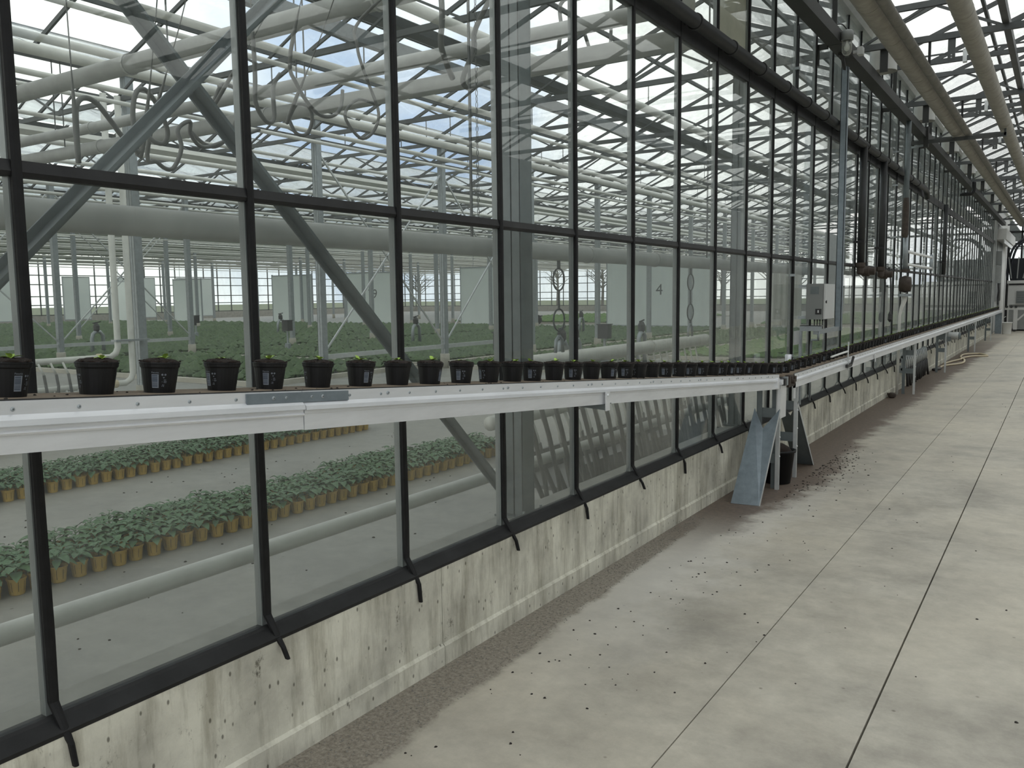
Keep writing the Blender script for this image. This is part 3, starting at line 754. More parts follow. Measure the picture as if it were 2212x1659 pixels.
# stand pipes with elbow heads in the beds
for x, y in ((-21.5, 14.0), (-26, 25), (-15.6, 21.5), (-5.9, 14.2), (-6.1, 15.1), (-14, 30), (-6.2, 18.6)):
    t = thing('stand_pipe', 'curved grey stand pipe with a small dark valve head among the beds', 'pipe', (x, y, 0), 'stand pipes')
    part('pipe_run', MB().tube([(x, y, 0), (x, y, .52), (x, y+.04, .66), (x, y+.14, .74), (x, y+.26, .72), (x, y+.34, .62), (x, y+.36, 0)], .055, 10), 'galv', t, True)
    part('valve', MB().lathe([(.05, .72), (.09, .78), (.09, .9), (.05, .98)], 10, (x, y+.16, 0)).bar((x, y+.05, .98), (x, y+.3, 1.02), .03), 'hose_black', t)
for x, y in ((-27.5, 22), (-25, 20), (-17.0, 17.4), (-6.0, 12.4), (-6.1, 16.6)):
    t = thing('control_post', 'dark control box on a short post in the beds', 'post', (x, y, 0), 'control posts')
    part('post', MB().lathe([(.09, 0), (.09, .3), (.03, .31), (.03, .7)], 10, (x, y, 0)), 'galv', t)
    part('control_box', MB().box(x-.12, x+.12, y-.1, y+.1, .68, .98).box(x-.14, x+.14, y-.12, y+.12, .98, 1.0), 'hose_black', t)
# orange tractor cart far behind
t = thing('orange_cart', 'small orange work cart with black wheels on the path', 'cart', (-23.6, 41.2, 0))
part('body', MB().box(-24.3, -23.2, 40.8, 41.5, .35, .75).box(-24.3, -23.75, 40.8, 41.5, .75, 1.35).slab([(-23.75, 40.8, .75), (-23.2, 40.8, .75), (-23.75, 40.8, 1.2)], (0, 1, 0), .7), 'orange', t)
for x in (-24.05, -22.95):
    for y in (40.75, 41.5): part('wheel', MB().lathe([(.12, -.06), (.26, -.06), (.28, 0), (.26, .06), (.12, .06)], 16, (x, y, .28), 'y'), 'black_plastic', t)
part('drawbar', MB().bar((-23.2, 41.1, .4), (-22.4, 41.1, .5), .06), 'black_plastic', t)
# bare trees outside
for i in range(16):
    x, y = -95+8*i+random.uniform(-1, 1), random.uniform(95, 120)
    h = random.uniform(6, 9)
    t = thing('bare_tree', 'bare winter tree outside beyond the end wall', 'tree', (x, y, -.26), 'bare trees outside')
    part('trunk', MB().tube([(x, y, -.3), (x+.1, y, h*.45), (x, y, h*.8)], [.22, .15, .06], 7), 'bark', t)
    q = MB()
    for k in range(40):
        z0 = random.uniform(.3, .85)*h; a = random.uniform(0, 6.28); L = random.uniform(1.2, 3.0)
        e = V((x+L*math.cos(a), y+L*math.sin(a), z0+L*.8)); s0 = V((x, y, z0))
        q.tube([s0, s0.lerp(e, .6)+V((0, 0, .1)), e], [.06, .04, .015], 4)
        for kk in range(3):
            b = s0.lerp(e, random.uniform(.4, .95)); q.tube([b, b+V((random.uniform(-.8, .8), random.uniform(-.8, .8), random.uniform(.3, 1)))], [.03, .012], 3)
    part('branches', q, 'twigs', t)

# potted plants on the floor: yellow pots
pot = MB().lathe([(.036, 0), (.039, .004), (.048, .085), (.052, .087), (.053, .096), (.049, .097), (.046, .085)], 16, cap1=False)
pot_me = pot.mesh('yellow_pot', 'yellow_pot', smooth=False)
slots = MB()
for k in range(8):
    a = k*math.pi/4+.2
    for z0, z1 in ((.022, .078),):
        c0_, s0_ = math.cos(a), math.sin(a); tx, ty = -s0_*.0014, c0_*.0014
        r0, r1 = .0415, .0477
        slots.add([(r0*c0_+tx, r0*s0_+ty, z0), (r0*c0_-tx, r0*s0_-ty, z0), (r1*c0_-tx, r1*s0_-ty, z1), (r1*c0_+tx, r1*s0_+ty, z1),
                   ((r0-.003)*c0_+tx, (r0-.003)*s0_+ty, z0), ((r0-.003)*c0_-tx, (r0-.003)*s0_-ty, z0), ((r1-.003)*c0_-tx, (r1-.003)*s0_-ty, z1), ((r1-.003)*c0_+tx, (r1-.003)*s0_+ty, z1)],
                  [(0, 1, 2, 3), (7, 6, 5, 4), (0, 4, 5, 1), (2, 6, 7, 3)])
slot_me = slots.mesh('drain_slot', 'slot_dark')
psoil_me = MB().lathe([(.0465, .078), (.03, .084), (.008, .087)], 12, cap0=False).mesh('potting_soil', 'soil')
def leaf(q, base, az, L, w, tilt, curl):
    d = V((math.cos(az), math.sin(az), 0)); sd = V((-math.sin(az), math.cos(az), 0))
    prof = [(0, .04), (.18, .75), (.42, 1.0), (.7, .72), (.9, .28), (1.0, .02)]
    vs = []; 
    for t_, ww in prof:
        p = base + d*(L*t_*math.cos(tilt)) + V((0, 0, L*t_*math.sin(tilt)-curl*L*t_*t_))
        vs += [p - sd*(w*ww) + V((0, 0, w*ww*.35)), p, p + sd*(w*ww) + V((0, 0, w*ww*.35))]
    fs = []
    for i in range(len(prof)-1):
        a = 3*i; fs += [(a, a+1, a+4, a+3), (a+1, a+2, a+5, a+4)]
    q.add(vs, fs)
fol = []
for v in range(6):
    random.seed(50+v); q = MB()
    q.tube([(0, 0, .08), (.003, .002, .15)], .004, 5)
    for k in range(11):
        az = k*2.4+random.uniform(-.3, .3); z = .10+.055*k/11*1.1
        st = V((0, 0, z)); L = random.uniform(.065, .085)*(1 if k < 8 else .65)
        out = st+V((math.cos(az), math.sin(az), 0))*.018+V((0, 0, .012))
        q.tube([st, out], .0018, 3)
        leaf(q, out, az, L, L*.36, random.uniform(-.05, .45), random.uniform(.25, .6))
    fol.append(q.mesh('foliage', 'leaf', smooth=True))
random.seed(11)
spots = []
for row, (xf, nx, ya, yb) in enumerate(((-2.545, 5, 1.95, 7.2), (-4.90, 6, 2.7, 7.7), (-7.25, 6, 2.6, 9.0))):
    y = ya; j = 0
    while y < yb:
        n_ = nx if row else nx + (1 if (j//9) % 2 else 0)
        for i in range(n_):
            spots.append((row, i, xf-i*.118+random.uniform(-.006, .006)-(.0 if j % 2 else .0), y+random.uniform(-.006, .006)+(.06 if i % 2 else 0)))
        y += .1215; j += 1
vis = sorted(spots, key=lambda s: (s[0] if s[0] < 2 else 9, s[1] if s[0] else 0, s[3]))
GL = {0: ('leafy green plant in a yellow pot in the strip nearest the partition', 'yellow potted plants of the near strip'),
      1: ('leafy green plant in a yellow pot in the second strip on the floor', 'yellow potted plants of the second strip'),
      2: ('leafy green plant in a yellow pot in the third strip on the floor', 'yellow potted plants of the third strip')}
rp_, rf_ = MB(), MB()
for n_, (row, i, x, y) in enumerate(vis):
    a = random.uniform(0, 6.28); fm = fol[random.randrange(6)]; sc = random.uniform(.92, 1.12)
    if n_ < 300:
        t = thing('potted_plant', GL[row][0], 'potted plant', (x, y, 0), GL[row][1]); t.rotation_euler = (0, 0, a)
        p_ = link('pot', pot_me, t)
        if row == 0 and i == 0 or row == 1 and i == 0: link('drain_slots', slot_me, p_)
        link('potting_soil', psoil_me, t)
        f_ = link('foliage', fm, t); f_.scale = (sc, sc, sc)
    else:
        ca, sa = math.cos(a), math.sin(a)
        for q, me in ((rp_, pot_me), (rf_, fm)):
            q.add([(x+v.co.x*ca-v.co.y*sa, y+v.co.x*sa+v.co.y*ca, v.co.z) for v in me.vertices], [tuple(p.vertices) for p in me.polygons])
t = thing('potted_plants', 'remaining dense mass of yellow potted plants behind the front rows', 'potted plants', (-6, 5, 0), kind='stuff')
part('pots', rp_, 'yellow_pot', t, kind='stuff'); part('foliage', rf_, 'leaf', t, kind='stuff')
# crumbs on the plant house floor
q = MB()
for k in range(160):
    x, y = random.uniform(-4.6, -.5), random.uniform(1.6, 8); r = random.uniform(.004, .011)
    if -3.35 < x < -2.45 or (x > -1.8 and x < -.9 and y > 5.9): continue
    q.lathe([(r, 0), (r*.8, r*.5), (r*.2, r*.7)], 5, (x, y, 0), jit=.4)
solo('soil_crumbs', q, 'crumb', (-2.5, 4, 0), 'scattered dark soil crumbs on the plant house floor', 'soil', kind='stuff')

# ================================================================== CORRIDOR OBJECTS
# dark wall pipe with clamps along the upper rail
wp = thing('wall_pipe', 'dark steel pipe clamped along the upper rail of the partition', 'pipe', (.085, 3, ZU))
part('pipe_run', MB().tube([(.085, -2, ZU+.03), (.085, 17.2, ZU+.03), (.085, 17.45, ZU), (.085, 17.55, ZU-.10)], .048, 16), 'dark_pipe', wp, True)
for i in range(-2, 21):
    y = Y0+S*i+.06
    part('pipe_clamp', MB().lathe([(.049, -.012), (.057, -.012), (.057, .012), (.049, .012)], 16, (.085, y, ZU+.03), 'y').bar((.0, y, ZU+.03), (.05, y, ZU+.03), .02), 'dark_rail', wp)
# beam along the wall
bm = thing('wall_beam', 'dark channel beam held on brackets high along the partition', 'beam', (.17, 5, 4.2))
for k in range(-1, 8):
    a, b = 9.478+PITCHY*k, 9.478+PITCHY*(k+1)
    part('beam_section', MB().sweep([(.09, 0), (.235, 0), (.235, .13), (.225, .13), (.225, .012), (.10, .012), (.10, .13), (.09, .13)], a+.01, 4.19, b-.002, 4.19), 'dark_beam', bm)
    part('bracket', MB().box(-.004, .10, a-.025, a+.025, 4.16, 4.21).box(-.004, .012, a-.025, a+.025, 4.0, 4.21), 'dark_beam', bm)
    part('hanger', MB().bar((.16, a, 4.2), (.16, a, 4.725), .02, .05), 'dark_beam', bm)
# hanging post
hp = thing('hanging_post', 'blue-grey channel post hanging from the beam beside the control cabinet', 'post', (.15, 10.1, 1.0))
part('channel', MB().sweep([(.146, 0), (.214, 0), (.214, 2.86), (.146, 2.86)], 9.92, 1.20, 9.926, 1.20).box(.146, .152, 9.92, 9.99, 1.20, 4.06).box(.208, .214, 9.92, 9.99, 1.20, 4.06), 'plate_blue', hp)
part('top_bracket', MB().bar((.18, 9.95, 4.0), (.16, 9.85, 4.19), .03).box(.13, .21, 9.82, 9.97, 4.165, 4.192), 'hose_black', hp)
# control cabinet
cb = thing('control_cabinet', 'grey wall-mounted control cabinet with a black rotary switch', 'cabinet', (.2, 9.15, 1.35))
x0, x1, y0, y1, z0, z1 = .075, .262, 8.93, 9.36, 1.352, 1.715
part('cabinet_body', box(x0, x1-.02, y0, y1, z0, z1), 'box_grey', cb)  # darker grey than the door: the shade on this side is in the colour
d_ = part('cabinet_door', box(x1-.016, x1, y0+.004, y1-.004, z0+.004, z1-.004), 'box_light', cb, label='cabinet door in a lighter grey for the light on it')
part('door_lock', MB().lathe([(.012, x1), (.012, x1+.008)], 10, (0, y0+.035, 1.53), 'x').bar((x1+.008, y0+.035, 1.515), (x1+.008, y0+.035, 1.545), .006), 'black_plastic', d_)
part('info_plate', box(x0+.04, x0+.125, y0-.003, y0, 1.61, 1.685), 'frame_grey', cb)
sw = part('rotary_switch', MB().box(x0+.095, x0+.155, y0-.006, y0, 1.405, 1.46), 'black_plastic', cb)
part('switch_handle', MB().bar((x0+.125, y0-.012, 1.42), (x0+.125, y0-.012, 1.447), .010, .012), 'box_light', sw)
for z in (1.37, 1.69): part('mounting_foot', box(-.005, x0+.01, y0+.02, y0+.06, z-.015, z+.015), 'galv', cb)
for i in range(5): part('cable_gland', MB().lathe([(.010, 1.352), (.010, 1.335), (.006, 1.33), (.004, 1.25)][::-1], 8, (x0+.06+.02*i, y0+.12+.03*i, 0)), 'black_plastic', cb)
cs = thing('cabinet_support', 'galvanised cross channel on short legs under the control cabinet', 'support', (.1, 9.2, .95))
part('cross_channel', MB().box(.03, .24, 8.88, 8.92, 1.235, 1.29).box(.03, .24, 8.88, 8.96, 1.285, 1.29), 'galv', cs)
part('cross_channel', MB().box(.16, .20, 8.9, 9.925, 1.20, 1.245), 'galv', cs)
part('support_leg', MB().box(.022, .050, 8.885, 8.915, .472, 1.24), 'galv', cs)
part('drain_pipe', MB().tube([(.2, 8.95, 1.23), (.2, 8.95, 1.17), (.19, 9.0, 1.14), (.05, 9.3, 1.12), (.04, 9.32, 1.05), (.04, 9.32, .468)], .012, 8), 'galv', cs, True)
part('reflection_plate', MB().box(.02, .03, 8.68, 8.90, 1.10, 1.24), 'galv_light', cs)  # pale plate standing in for a reflection in the glass
# black drop pipes with valves
for y, zb, lab in ((11.588, 1.95, 'black drop pipe with a valve on the partition beside the hanging post'), (13.026, 1.93, 'second black drop pipe with a valve further along the partition'), (20.521, 1.93, 'lone black drop pipe far along the partition')):
    t = thing('drop_pipe', lab, 'pipe', (.085, y, zb))
    part('pipe_run', MB().tube([(.085, y, ZU+.02), (.085, y, zb+.05)], .045, 14), 'dark_pipe', t, True)
    part('pipe_clamp', MB().box(-.0, .13, y-.05, y+.05, zb+.30, zb+.33), 'dark_rail', t)
    if y < 20: part('valve', MB().lathe([(.03, zb-.10), (.045, zb-.08), (.045, zb-.02), (.06, zb), (.06, zb+.05)], 12, (.085, y, 0)).bar((.085, y-.02, zb-.04), (.085, y+.1, zb-.04), .02), 'rust_dark', t)
for y, z in ((12.10, 1.90), (13.46, 1.88)):
    solo('pipe_outlet', MB().lathe([(.05, -.004), (.065, .02), (.07, .10), (.05, .11), (.05, .17), (.03, .18)], 14, (0, y, z), 'x'), 'rust_dark', (.0, y, z), 'short dark pipe outlet sticking out of the partition', 'pipe', 'pipe outlets')
# thin conduit tubes on the mullions
for y, z0_, z1_ in ((8.62, .5, 4.19), (12.10, 1.96, 4.19), (14.55, 1.98, 4.19)):
    t = thing('wall_conduit', 'thin dark conduit tube running up a mullion', 'conduit', (.04, y, z0_), 'wall conduits')
    part('conduit_tube', MB().tube([(.0225, y, z0_), (.0225, y, z1_)], .011, 8), 'dark_rail', t, True)
    for z in (z0_+.5, z0_+1.3, z1_-.4): part('saddle', MB().box(-.004, .036, y-.02, y+.02, z-.012, z+.012), 'galv', t)
# valve station
vsn = thing('valve_station', 'rusty round mixing valve with pipes and twin white tubes on the partition', 'valve', (.2, 14.55, .5))
part('feed_pipe', MB().tube([(.2, 14.3, 4.195), (.2, 14.3, 2.55)], .038, 12), 'frame_grey', vsn, True)
part('dark_joint', MB().lathe([(.038, 2.45), (.05, 2.5), (.046, 2.95), (.038, 3.05)], 12, (.2, 14.3, 0)), 'rust_dark', vsn)
part('valve_neck', MB().tube([(.2, 14.38, 2.5), (.2, 14.45, 1.95)], .04, 12), 'galv', vsn, True)
part('flange', MB().lathe([(.04, 1.93), (.07, 1.93), (.07, 1.97), (.04, 1.97)], 14, (.2, 14.45, 0)), 'rust_dark', vsn)
part('valve_body', MB().lathe([(.05, -.09), (.11, -.08), (.135, 0), (.11, .08), (.05, .09)], 18, (.2, 14.5, 1.74), 'x'), 'rust_dark', vsn, True)
part('valve_motor', MB().box(.12, .24, 14.62, 14.85, 1.62, 1.78), 'black_plastic', vsn)
part('flange', MB().lathe([(.05, 1.55), (.10, 1.55), (.10, 1.59), (.05, 1.59)], 14, (.2, 14.5, 0)), 'galv', vsn)
part('outlet_pipe', MB().tube([(.2, 14.5, 1.57), (.195, 14.5, 1.48), (.155, 14.5, 1.36), (.137, 14.5, 1.25), (.135, 14.5, .0)], [.045, .036, .026, .022, .022], 12), 'white_pipe', vsn, True)
for z in (2.25, 2.05): part('white_tube', MB().tube([(.2, 14.5, z), (.2, 17.5, z)], .022, 10), 'white_plastic', vsn, True)
part('tube_end', MB().tube([(.2, 17.5, 2.3), (.2, 17.5, 2.0)], .03, 10), 'galv', vsn, True)
part('tube_bracket', MB().box(0, .2, 17.45, 17.48, 2.03, 2.07), 'galv', vsn)
solo('hanging_cable', MB().tube(smooth_path([V((.0, 14.12, 1.975)), V((.03, 14.12, 1.97)), V((.05, 14.13, 1.7)), V((.06, 14.12, 1.4)), V((.06, 14.1, 1.28))]), .012, 6).lathe([(.012, 1.16), (.035, 1.2), (.03, 1.28), (.012, 1.32)], 8, (.06, 14.1, 0)), 'hose_black', (.03, 14.1, 1.2), 'black cable with a plug hanging down the panes', 'cable')

# big overhead pipes in the corridor
def overhead(pts0, pts1, r, m, label, rings, name='overhead_duct'):
    a, b = V(pts0), V(pts1)
    t = thing(name, label, 'pipe', tuple(a))
    n = 12
    part('pipe_run', MB().tube([a.lerp(b, k/n) for k in range(n+1)], r, 22), m, t, True)
    L = (b-a).length; k = 0
    y = a.y+.4
    while y < b.y-.3:
        f = (y-a.y)/(b.y-a.y); c = a.lerp(b, f)
        part('seam_band', MB().lathe([(r*.99, -.006), (r*1.02, -.006), (r*1.02, .006), (r*.99, .006)], 22, c, 'y'), m, t)
        y += rings
    for j in range(-1, 9):
        y = PY0+PITCHY*j
        f = (y-a.y)/(b.y-a.y); c = a.lerp(b, f)
        part('hanger', MB().bar((c.x, y, c.z+r*.9), (c.x, y, ZC), .012, .03), 'dark_rail', t)
    return t
overhead((.62, -3, 4.28), (.74, 40, 4.28), .112, 'lagging', 'thick cream lagged pipe hanging under the corridor roof beside the beam', .62)
overhead((.785, -3, 4.20), (.915, 40, 4.20), .050, 'lagging_dark', 'thinner lagged pipe beside the thick cream one', .45)
overhead((1.32, -3, 4.30), (1.42, 40, 4.30), .098, 'lagging', 'second thick cream lagged pipe over the corridor middle', .8)
solo('roof_rail', MB().bar((.57, -4, 4.664), (.57, 46, 4.664), .06, .10), 'truss_steel', (.57, 10, 4.66), 'grey rail along the corridor roof above the lagged pipes', 'rail')
solo('roof_rail', MB().bar((1.60, -4, 4.664), (1.60, 46, 4.664), .07, .10), 'truss_steel', (1.60, 10, 4.66), 'grey rail along the roof right of the second lagged pipe', 'rail')
for j in range(0, 11):
    y = PY0+PITCHY*(j+.5)
    t = thing('screen_bar', 'dark double cross bar between the corridor trusses', 'bar', (.2, y, 4.72), 'screen bars')
    part('bar', MB().bar((.12, y, 4.743), (7.4, y, 4.743), .05, .06), 'truss_steel', t)
    part('bar', MB().bar((.12, y+.03, 4.845), (7.4, y+.03, 4.845), .02, .02), 'truss_steel', t)
    part('clip', MB().box(1.0, 1.05, y-.04, y+.045, 4.69, 4.86), 'galv_light', t)
for j in range(1, 9):
    y = PY0+PITCHY*j
    t = thing('hanger_plate', 'dark flat plate hanging below a corridor truss', 'plate', (.9, y, 4.2), 'hanger plates')
    part('plate', MB().box(1.02, 1.10, y-.004, y+.004, 4.30, 4.60), 'truss_steel', t)
    for z in (4.33, 4.36): part('bolt', MB().lathe([(.008, y-.012), (.008, y-.004)], 6, (1.06, 0, z), 'y'), 'galv_light', t)
    t = thing('hanger_plate', 'dark flat plate hanging behind the first lagged pipe', 'plate', (.32, y+.1, 4.2), 'hanger plates behind the pipe')
    part('plate', MB().box(.28, .37, y+.023, y+.031, 4.28, 4.62), 'dark_beam', t)
    part('bolt', MB().lathe([(.008, y+.031), (.008, y+.039)], 6, (.32, 0, 4.31), 'y'), 'galv_light', t)
    prof = [(.165, 4.36), (.16, 4.5), (.15, 4.7), (.12, 4.86), (.06, 4.93)]
    inn = [(r-.006, z) for r, z in reversed(prof)]
    solo('plastic_sleeve', MB().lathe(prof+inn+[prof[0]], 18, (.26, y+.35, 0), cap0=False, cap1=False).tube([(.26, y+.35, 4.90), (.24, y+.35, 4.96), (.16, y+.35, 4.99), (.09, y+.35, 4.99)], .05, 10), 'film', (.26, y+.35, 4.36), 'pale plastic sleeve hooded over the gutter outlet above the beam', 'sleeve', 'plastic sleeves', smooth=True)
# long strut over the beam
st = thing('roof_strut', 'grey strut crossing from the partition over the beam to the lagged pipe', 'strut', (-.02, 15.95, 4.13))
part('strut_bar', MB().bar((0, 15.95, 4.115), (1.40, 15.95, 4.115), .05, .06).bar((1.38, 15.95, 4.10), (1.38, 15.95, 4.215), .05, .03), 'truss_steel', st)
part('strut_bar', MB().bar((0, 16.05, 4.06), (.25, 16.0, 4.08), .03, .03), 'galv', st)
part('clamp', MB().box(.20, .27, 15.9, 16.0, 4.03, 4.36), 'dark_beam', st)
solo('black_elbow', MB().tube(smooth_path([V((.02, 23.9, 4.0)), V((.25, 23.9, 4.0)), V((.30, 23.9, 4.03)), V((.32, 23.9, 4.10)), V((.32, 23.9, 4.30))]), .045, 10), 'black_plastic', (.02, 23.9, 4.0), 'black elbow pipe beside the far part of the beam', 'pipe', smooth=True)
# jar lamp on the beam
lp = thing('jar_lamp', 'bulkhead lamp with a clear glass jar hanging at the beam', 'lamp', (.27, 9.45, 4.1))
part('lamp_base', MB().lathe([(.05, 4.20), (.062, 4.205), (.062, 4.285), (.05, 4.30), (.02, 4.31)], 16, (.294, 9.45, 0)), 'box_grey', lp, True)
part('glass_jar', MB().lathe([(.012, 4.052), (.034, 4.064), (.047, 4.09), (.05, 4.12), (.05, 4.20)], 16, (.294, 9.45, 0)), 'jar_glass', lp, True)
part('bulb', MB().lathe([(.01, 4.10), (.026, 4.115), (.028, 4.14), (.012, 4.18), (.012, 4.2)], 12, (.294, 9.45, 0)), 'white_plastic', lp, True)
part('cable', MB().tube(smooth_path([V((.294, 9.45, 4.31)), V((.25, 9.40, 4.36)), V((.2, 9.36, 4.35)), V((.16, 9.36, 4.32))]), .006, 6), 'hose_black', lp, True)
solo('junction_box', MB().box(.285, .34, 10.0, 10.1, 4.19, 4.27).bar((.23, 10.05, 4.23), (.29, 10.05, 4.23), .03), 'box_light', (.31, 10.05, 4.19), 'small pale junction box beside the jar lamp', 'box')
# pale board in the top pane
solo('cover_board', MB().box(-.034, -.024, 6.44, 7.145, 3.52, 4.88), 'beige_board', (-.03, 6.8, 3.52), 'pale beige board covering one upper pane of the partition', 'board')

# ------------------------------------------------------------------ conveyor
SL = -0.0745
def bz1(y): return 1.348+SL*(y-1.766)
Z2 = 0.930
XF = 0.38
prA = [(0, 0), (0, -.030), (.014, -.041), (.016, -.054), (.006, -.058), (.006, -.064), (.012, -.070), (.010, -.074), (.004, -.077), (.004, -.116), (-.012, -.116), (-.012, 0)]
prB = [(0, 0), (0, -.033), (.014, -.044), (.016, -.056), (.006, -.059), (.006, -.068), (.004, -.070), (.004, -.118), (-.012, -.118), (-.012, 0)]
prR = [(0, 0), (.012, 0), (.012, -.118), (0, -.118)]
def offs(pr, x): return [(a+x, b) for a, b in pr]
cv = thing('sloping_conveyor', 'sloping aluminium belt conveyor carrying black pots down to the corner', 'conveyor', (.28, 4, 0))
for pr, a, b in ((prA, -.6, 1.764), (prB, 1.768, 6.90)):
    q = MB(); q.sweep(offs(pr, XF)[::-1], a, bz1(a), b, bz1(b)); part('front_rail', q, 'alu', cv)
q = MB(); q.sweep(offs(prR, .168)[::-1], -.6, bz1(-.6), 6.9, bz1(6.9)); part('rear_rail', q, 'alu_lower', cv)
q = MB(); q.sweep([(.181, -.006), (.181, .002), (.361, .002), (.361, -.006)], -.6, bz1(-.6), 6.95, bz1(6.95)); part('belt', q, 'belt', cv)
q = MB(); q.sweep([(.361, -.008), (.361, .003), (.3675, .003), (.3675, -.008)], -.6, bz1(-.6), 6.95, bz1(6.95)); part('belt_edge', q, 'belt_edge', cv)
q = MB(); q.sweep([(.19, -.10), (.19, -.094), (.36, -.094), (.36, -.10)], -.6, bz1(-.6), 6.9, bz1(6.9)); part('return_tray', q, 'galv', cv)
def screw_me(r): 
    return MB().lathe([(r, 0), (r*.92, r*.35), (r*.6, r*.62), (r*.36, r*.66), (r*.34, r*.3)], 12, axis='x').mesh('screw', 'galv')
SCR, BOLT = screw_me(.0050), screw_me(.0066)
y = .932-.148*6; k = 0
while y < 6.85:
    if not (1.56 < y < 1.96): link('screw', SCR, cv, (XF-.28, y-4, bz1(y)-.018))
    if k % 5 == 4 and y > 2: link('bolt', BOLT, cv, (XF-.28, y+.035-4, bz1(y)-.018))
    y += .148; k += 1
# joint plate
jp = MB(); q = []
for yy in (1.557, 1.958): q += [(XF+.001, yy, bz1(yy)-.003), (XF+.001, yy, bz1(yy)-.033)]
jp.slab([q[0], q[1], q[3], q[2]], (1, 0, 0), .004)
jo = part('joint_plate', jp, 'plate_blue', cv, label='blue-grey joint plate bridging two rail lengths')
for yy, r in ((1.652, BOLT), (1.70, SCR), (1.80, SCR), (1.845, BOLT)): link('bolt', r, jo, (XF+.004-.28, yy-4, bz1(yy)-.018))
# wall support arm with front clip
def support_arm(parent, y, ztop, oz=0):
    a = part('support_arm', MB().slab([(.02, y+.0, ztop-.118), (.395, y, ztop-.116), (.395, y, ztop-.150), (.02, y, ztop-.126)], (0, 1, 0), .004).slab([(.02, y, ztop-.118), (.395, y, ztop-.116), (.395, y+.05, ztop-.116), (.02, y+.05, ztop-.118)], (0, 0, -1), .004), 'frame_grey', parent)
    part('clip_plate', MB().box(XF+.017, XF+.021, y-.022, y+.022, ztop-.150, ztop-.052), 'alu', a)
    part('clip_screw', MB().lathe([(.008, XF+.021), (.006, XF+.026)], 8, (0, y, ztop-.072), 'x'), 'alu', a)
support_arm(cv, 3.767, bz1(3.767))
# level conveyor
lv = thing('level_conveyor', 'long level aluminium belt conveyor carrying black pots along the partition', 'conveyor', (.28, 20, 0))
q = MB(); q.sweep(offs(prB, XF)[::-1], 7.36, Z2, 36.4, Z2); part('front_rail', q, 'alu', lv)
q = MB(); q.sweep(offs(prR, .168)[::-1], 7.37, Z2, 36.4, Z2); part('rear_rail', q, 'alu_lower', lv)
q = MB(); q.sweep([(.181, -.006), (.181, .002), (.361, .002), (.361, -.006)], 7.37, Z2, 36.4, Z2); part('belt', q, 'belt', lv)
q = MB(); q.sweep([(.361, -.008), (.361, .003), (.3675, .003), (.3675, -.008)], 7.37, Z2, 36.4, Z2); part('belt_edge', q, 'belt_edge', lv)
q = MB(); q.sweep([(.19, -.10), (.19, -.094), (.36, -.094), (.36, -.10)], 7.37, Z2, 36.4, Z2); part('return_tray', q, 'galv', lv)
y = 7.5
while y < 20:
    link('screw', SCR, lv, (XF-.28, y-20, Z2-.018)); y += .148
support_arm(lv, 11.0, Z2); support_arm(lv, 24.5, Z2); support_arm(lv, 29.5, Z2)
part('guide_rod', MB().tube([(.395, 9.45, .80), (.395, 9.45, 1.10)], .008, 8), 'galv_light', lv)
part('guide_arm', MB().tube(smooth_path([V((.395, 9.45, 1.0)), V((.365, 9.40, .99)), V((.346, 9.2, .98)), V((.345, 8.9, .975))]), .011, 8), 'white_plastic', lv, True)
part('guide_clamp', MB().box(.385, .41, 9.38, 9.60, .83, .86).bar((.40, 9.6, .85), (.41, 9.66, .93), .02), 'hose_black', lv)
# corner end pieces
part('end_plate', MB().box(.372, .384, 7.36, 7.40, .72, .93), 'alu_lower', lv)
part('corner_bridge', MB().sweep([(.168, -.02), (.168, 0), (.372, 0), (.372, -.02)], 6.90, .966, 7.36, .935), 'belt', cv)
part('roller', MB().tube([(.17, 7.12, .915), (.37, 7.12, .915)], .016, 10), 'alu', lv, True)
part('drive_shaft', MB().tube([(.36, 7.2, .885), (.43, 7.2, .885)], .02, 10).box(.37, .40, 7.12, 7.3, .84, .93), 'rust_dark', lv)
part('chain_cover', MB().box(.36, .385, 6.93, 7.10, .60, .915), 'alu_lower', cv)
for k in range(7): part('joint_fitting', MB().box(.375, .40+random.uniform(0, .02), 6.80+.075*k, 6.84+.075*k, .88+random.uniform(-.02, .01), .93+random.uniform(-.01, .02)), random.choice(['alu', 'rust_dark', 'galv', 'hose_black']), cv)
part('end_roller', MB().lathe([(.03, .82), (.03, 1.045), (.025, 1.05)], 14, (.142, 8.05, 0)), 'alu', lv, True)
# support frames
def leg_frame(parent, y, zt, plates, w=.19, xf=.375, mf='galv_light'):
    f = part('front_leg', MB().box(xf-.03, xf, y-.004, y+.004, 0, zt).box(xf-.004, xf, y, y+.03, 0, zt), mf, parent)
    for k in range(3): part('bolt', MB().lathe([(.007, xf), (.005, xf+.006)], 8, (0, y+.015, .28+.16*k), 'x'), 'alu', f)
    part('rear_leg', MB().box(xf-w, xf-w+.045, y-.004, y+.004, 0, zt).box(xf-w, xf-w+.004, y, y+.04, 0, zt), 'frame_grey', parent)
    for z0_, z1_ in plates: part('cross_plate', MB().box(xf-w, xf-.01, y+.004, y+.01, z0_, z1_), 'frame_grey', parent)
leg_frame(cv, 6.955, .90, [(.60, .68), (.22, .30)])
part('inner_post', MB().box(.30, .34, 6.99, 7.03, 0, .88), 'frame_grey', cv)
leg_frame(lv, 7.505, .86, [(.60, .68), (.32, .40)])
leg_frame(lv, 14.62, .83, [(.62, .70), (.33, .41)])
leg_frame(lv, 18.84, .83, [(.66, .80), (.41, .49)])
leg_frame(lv, 25.6, .83, [(.62, .70), (.33, .41)]); leg_frame(lv, 31.5, .83, [(.62, .70), (.33, .41)])
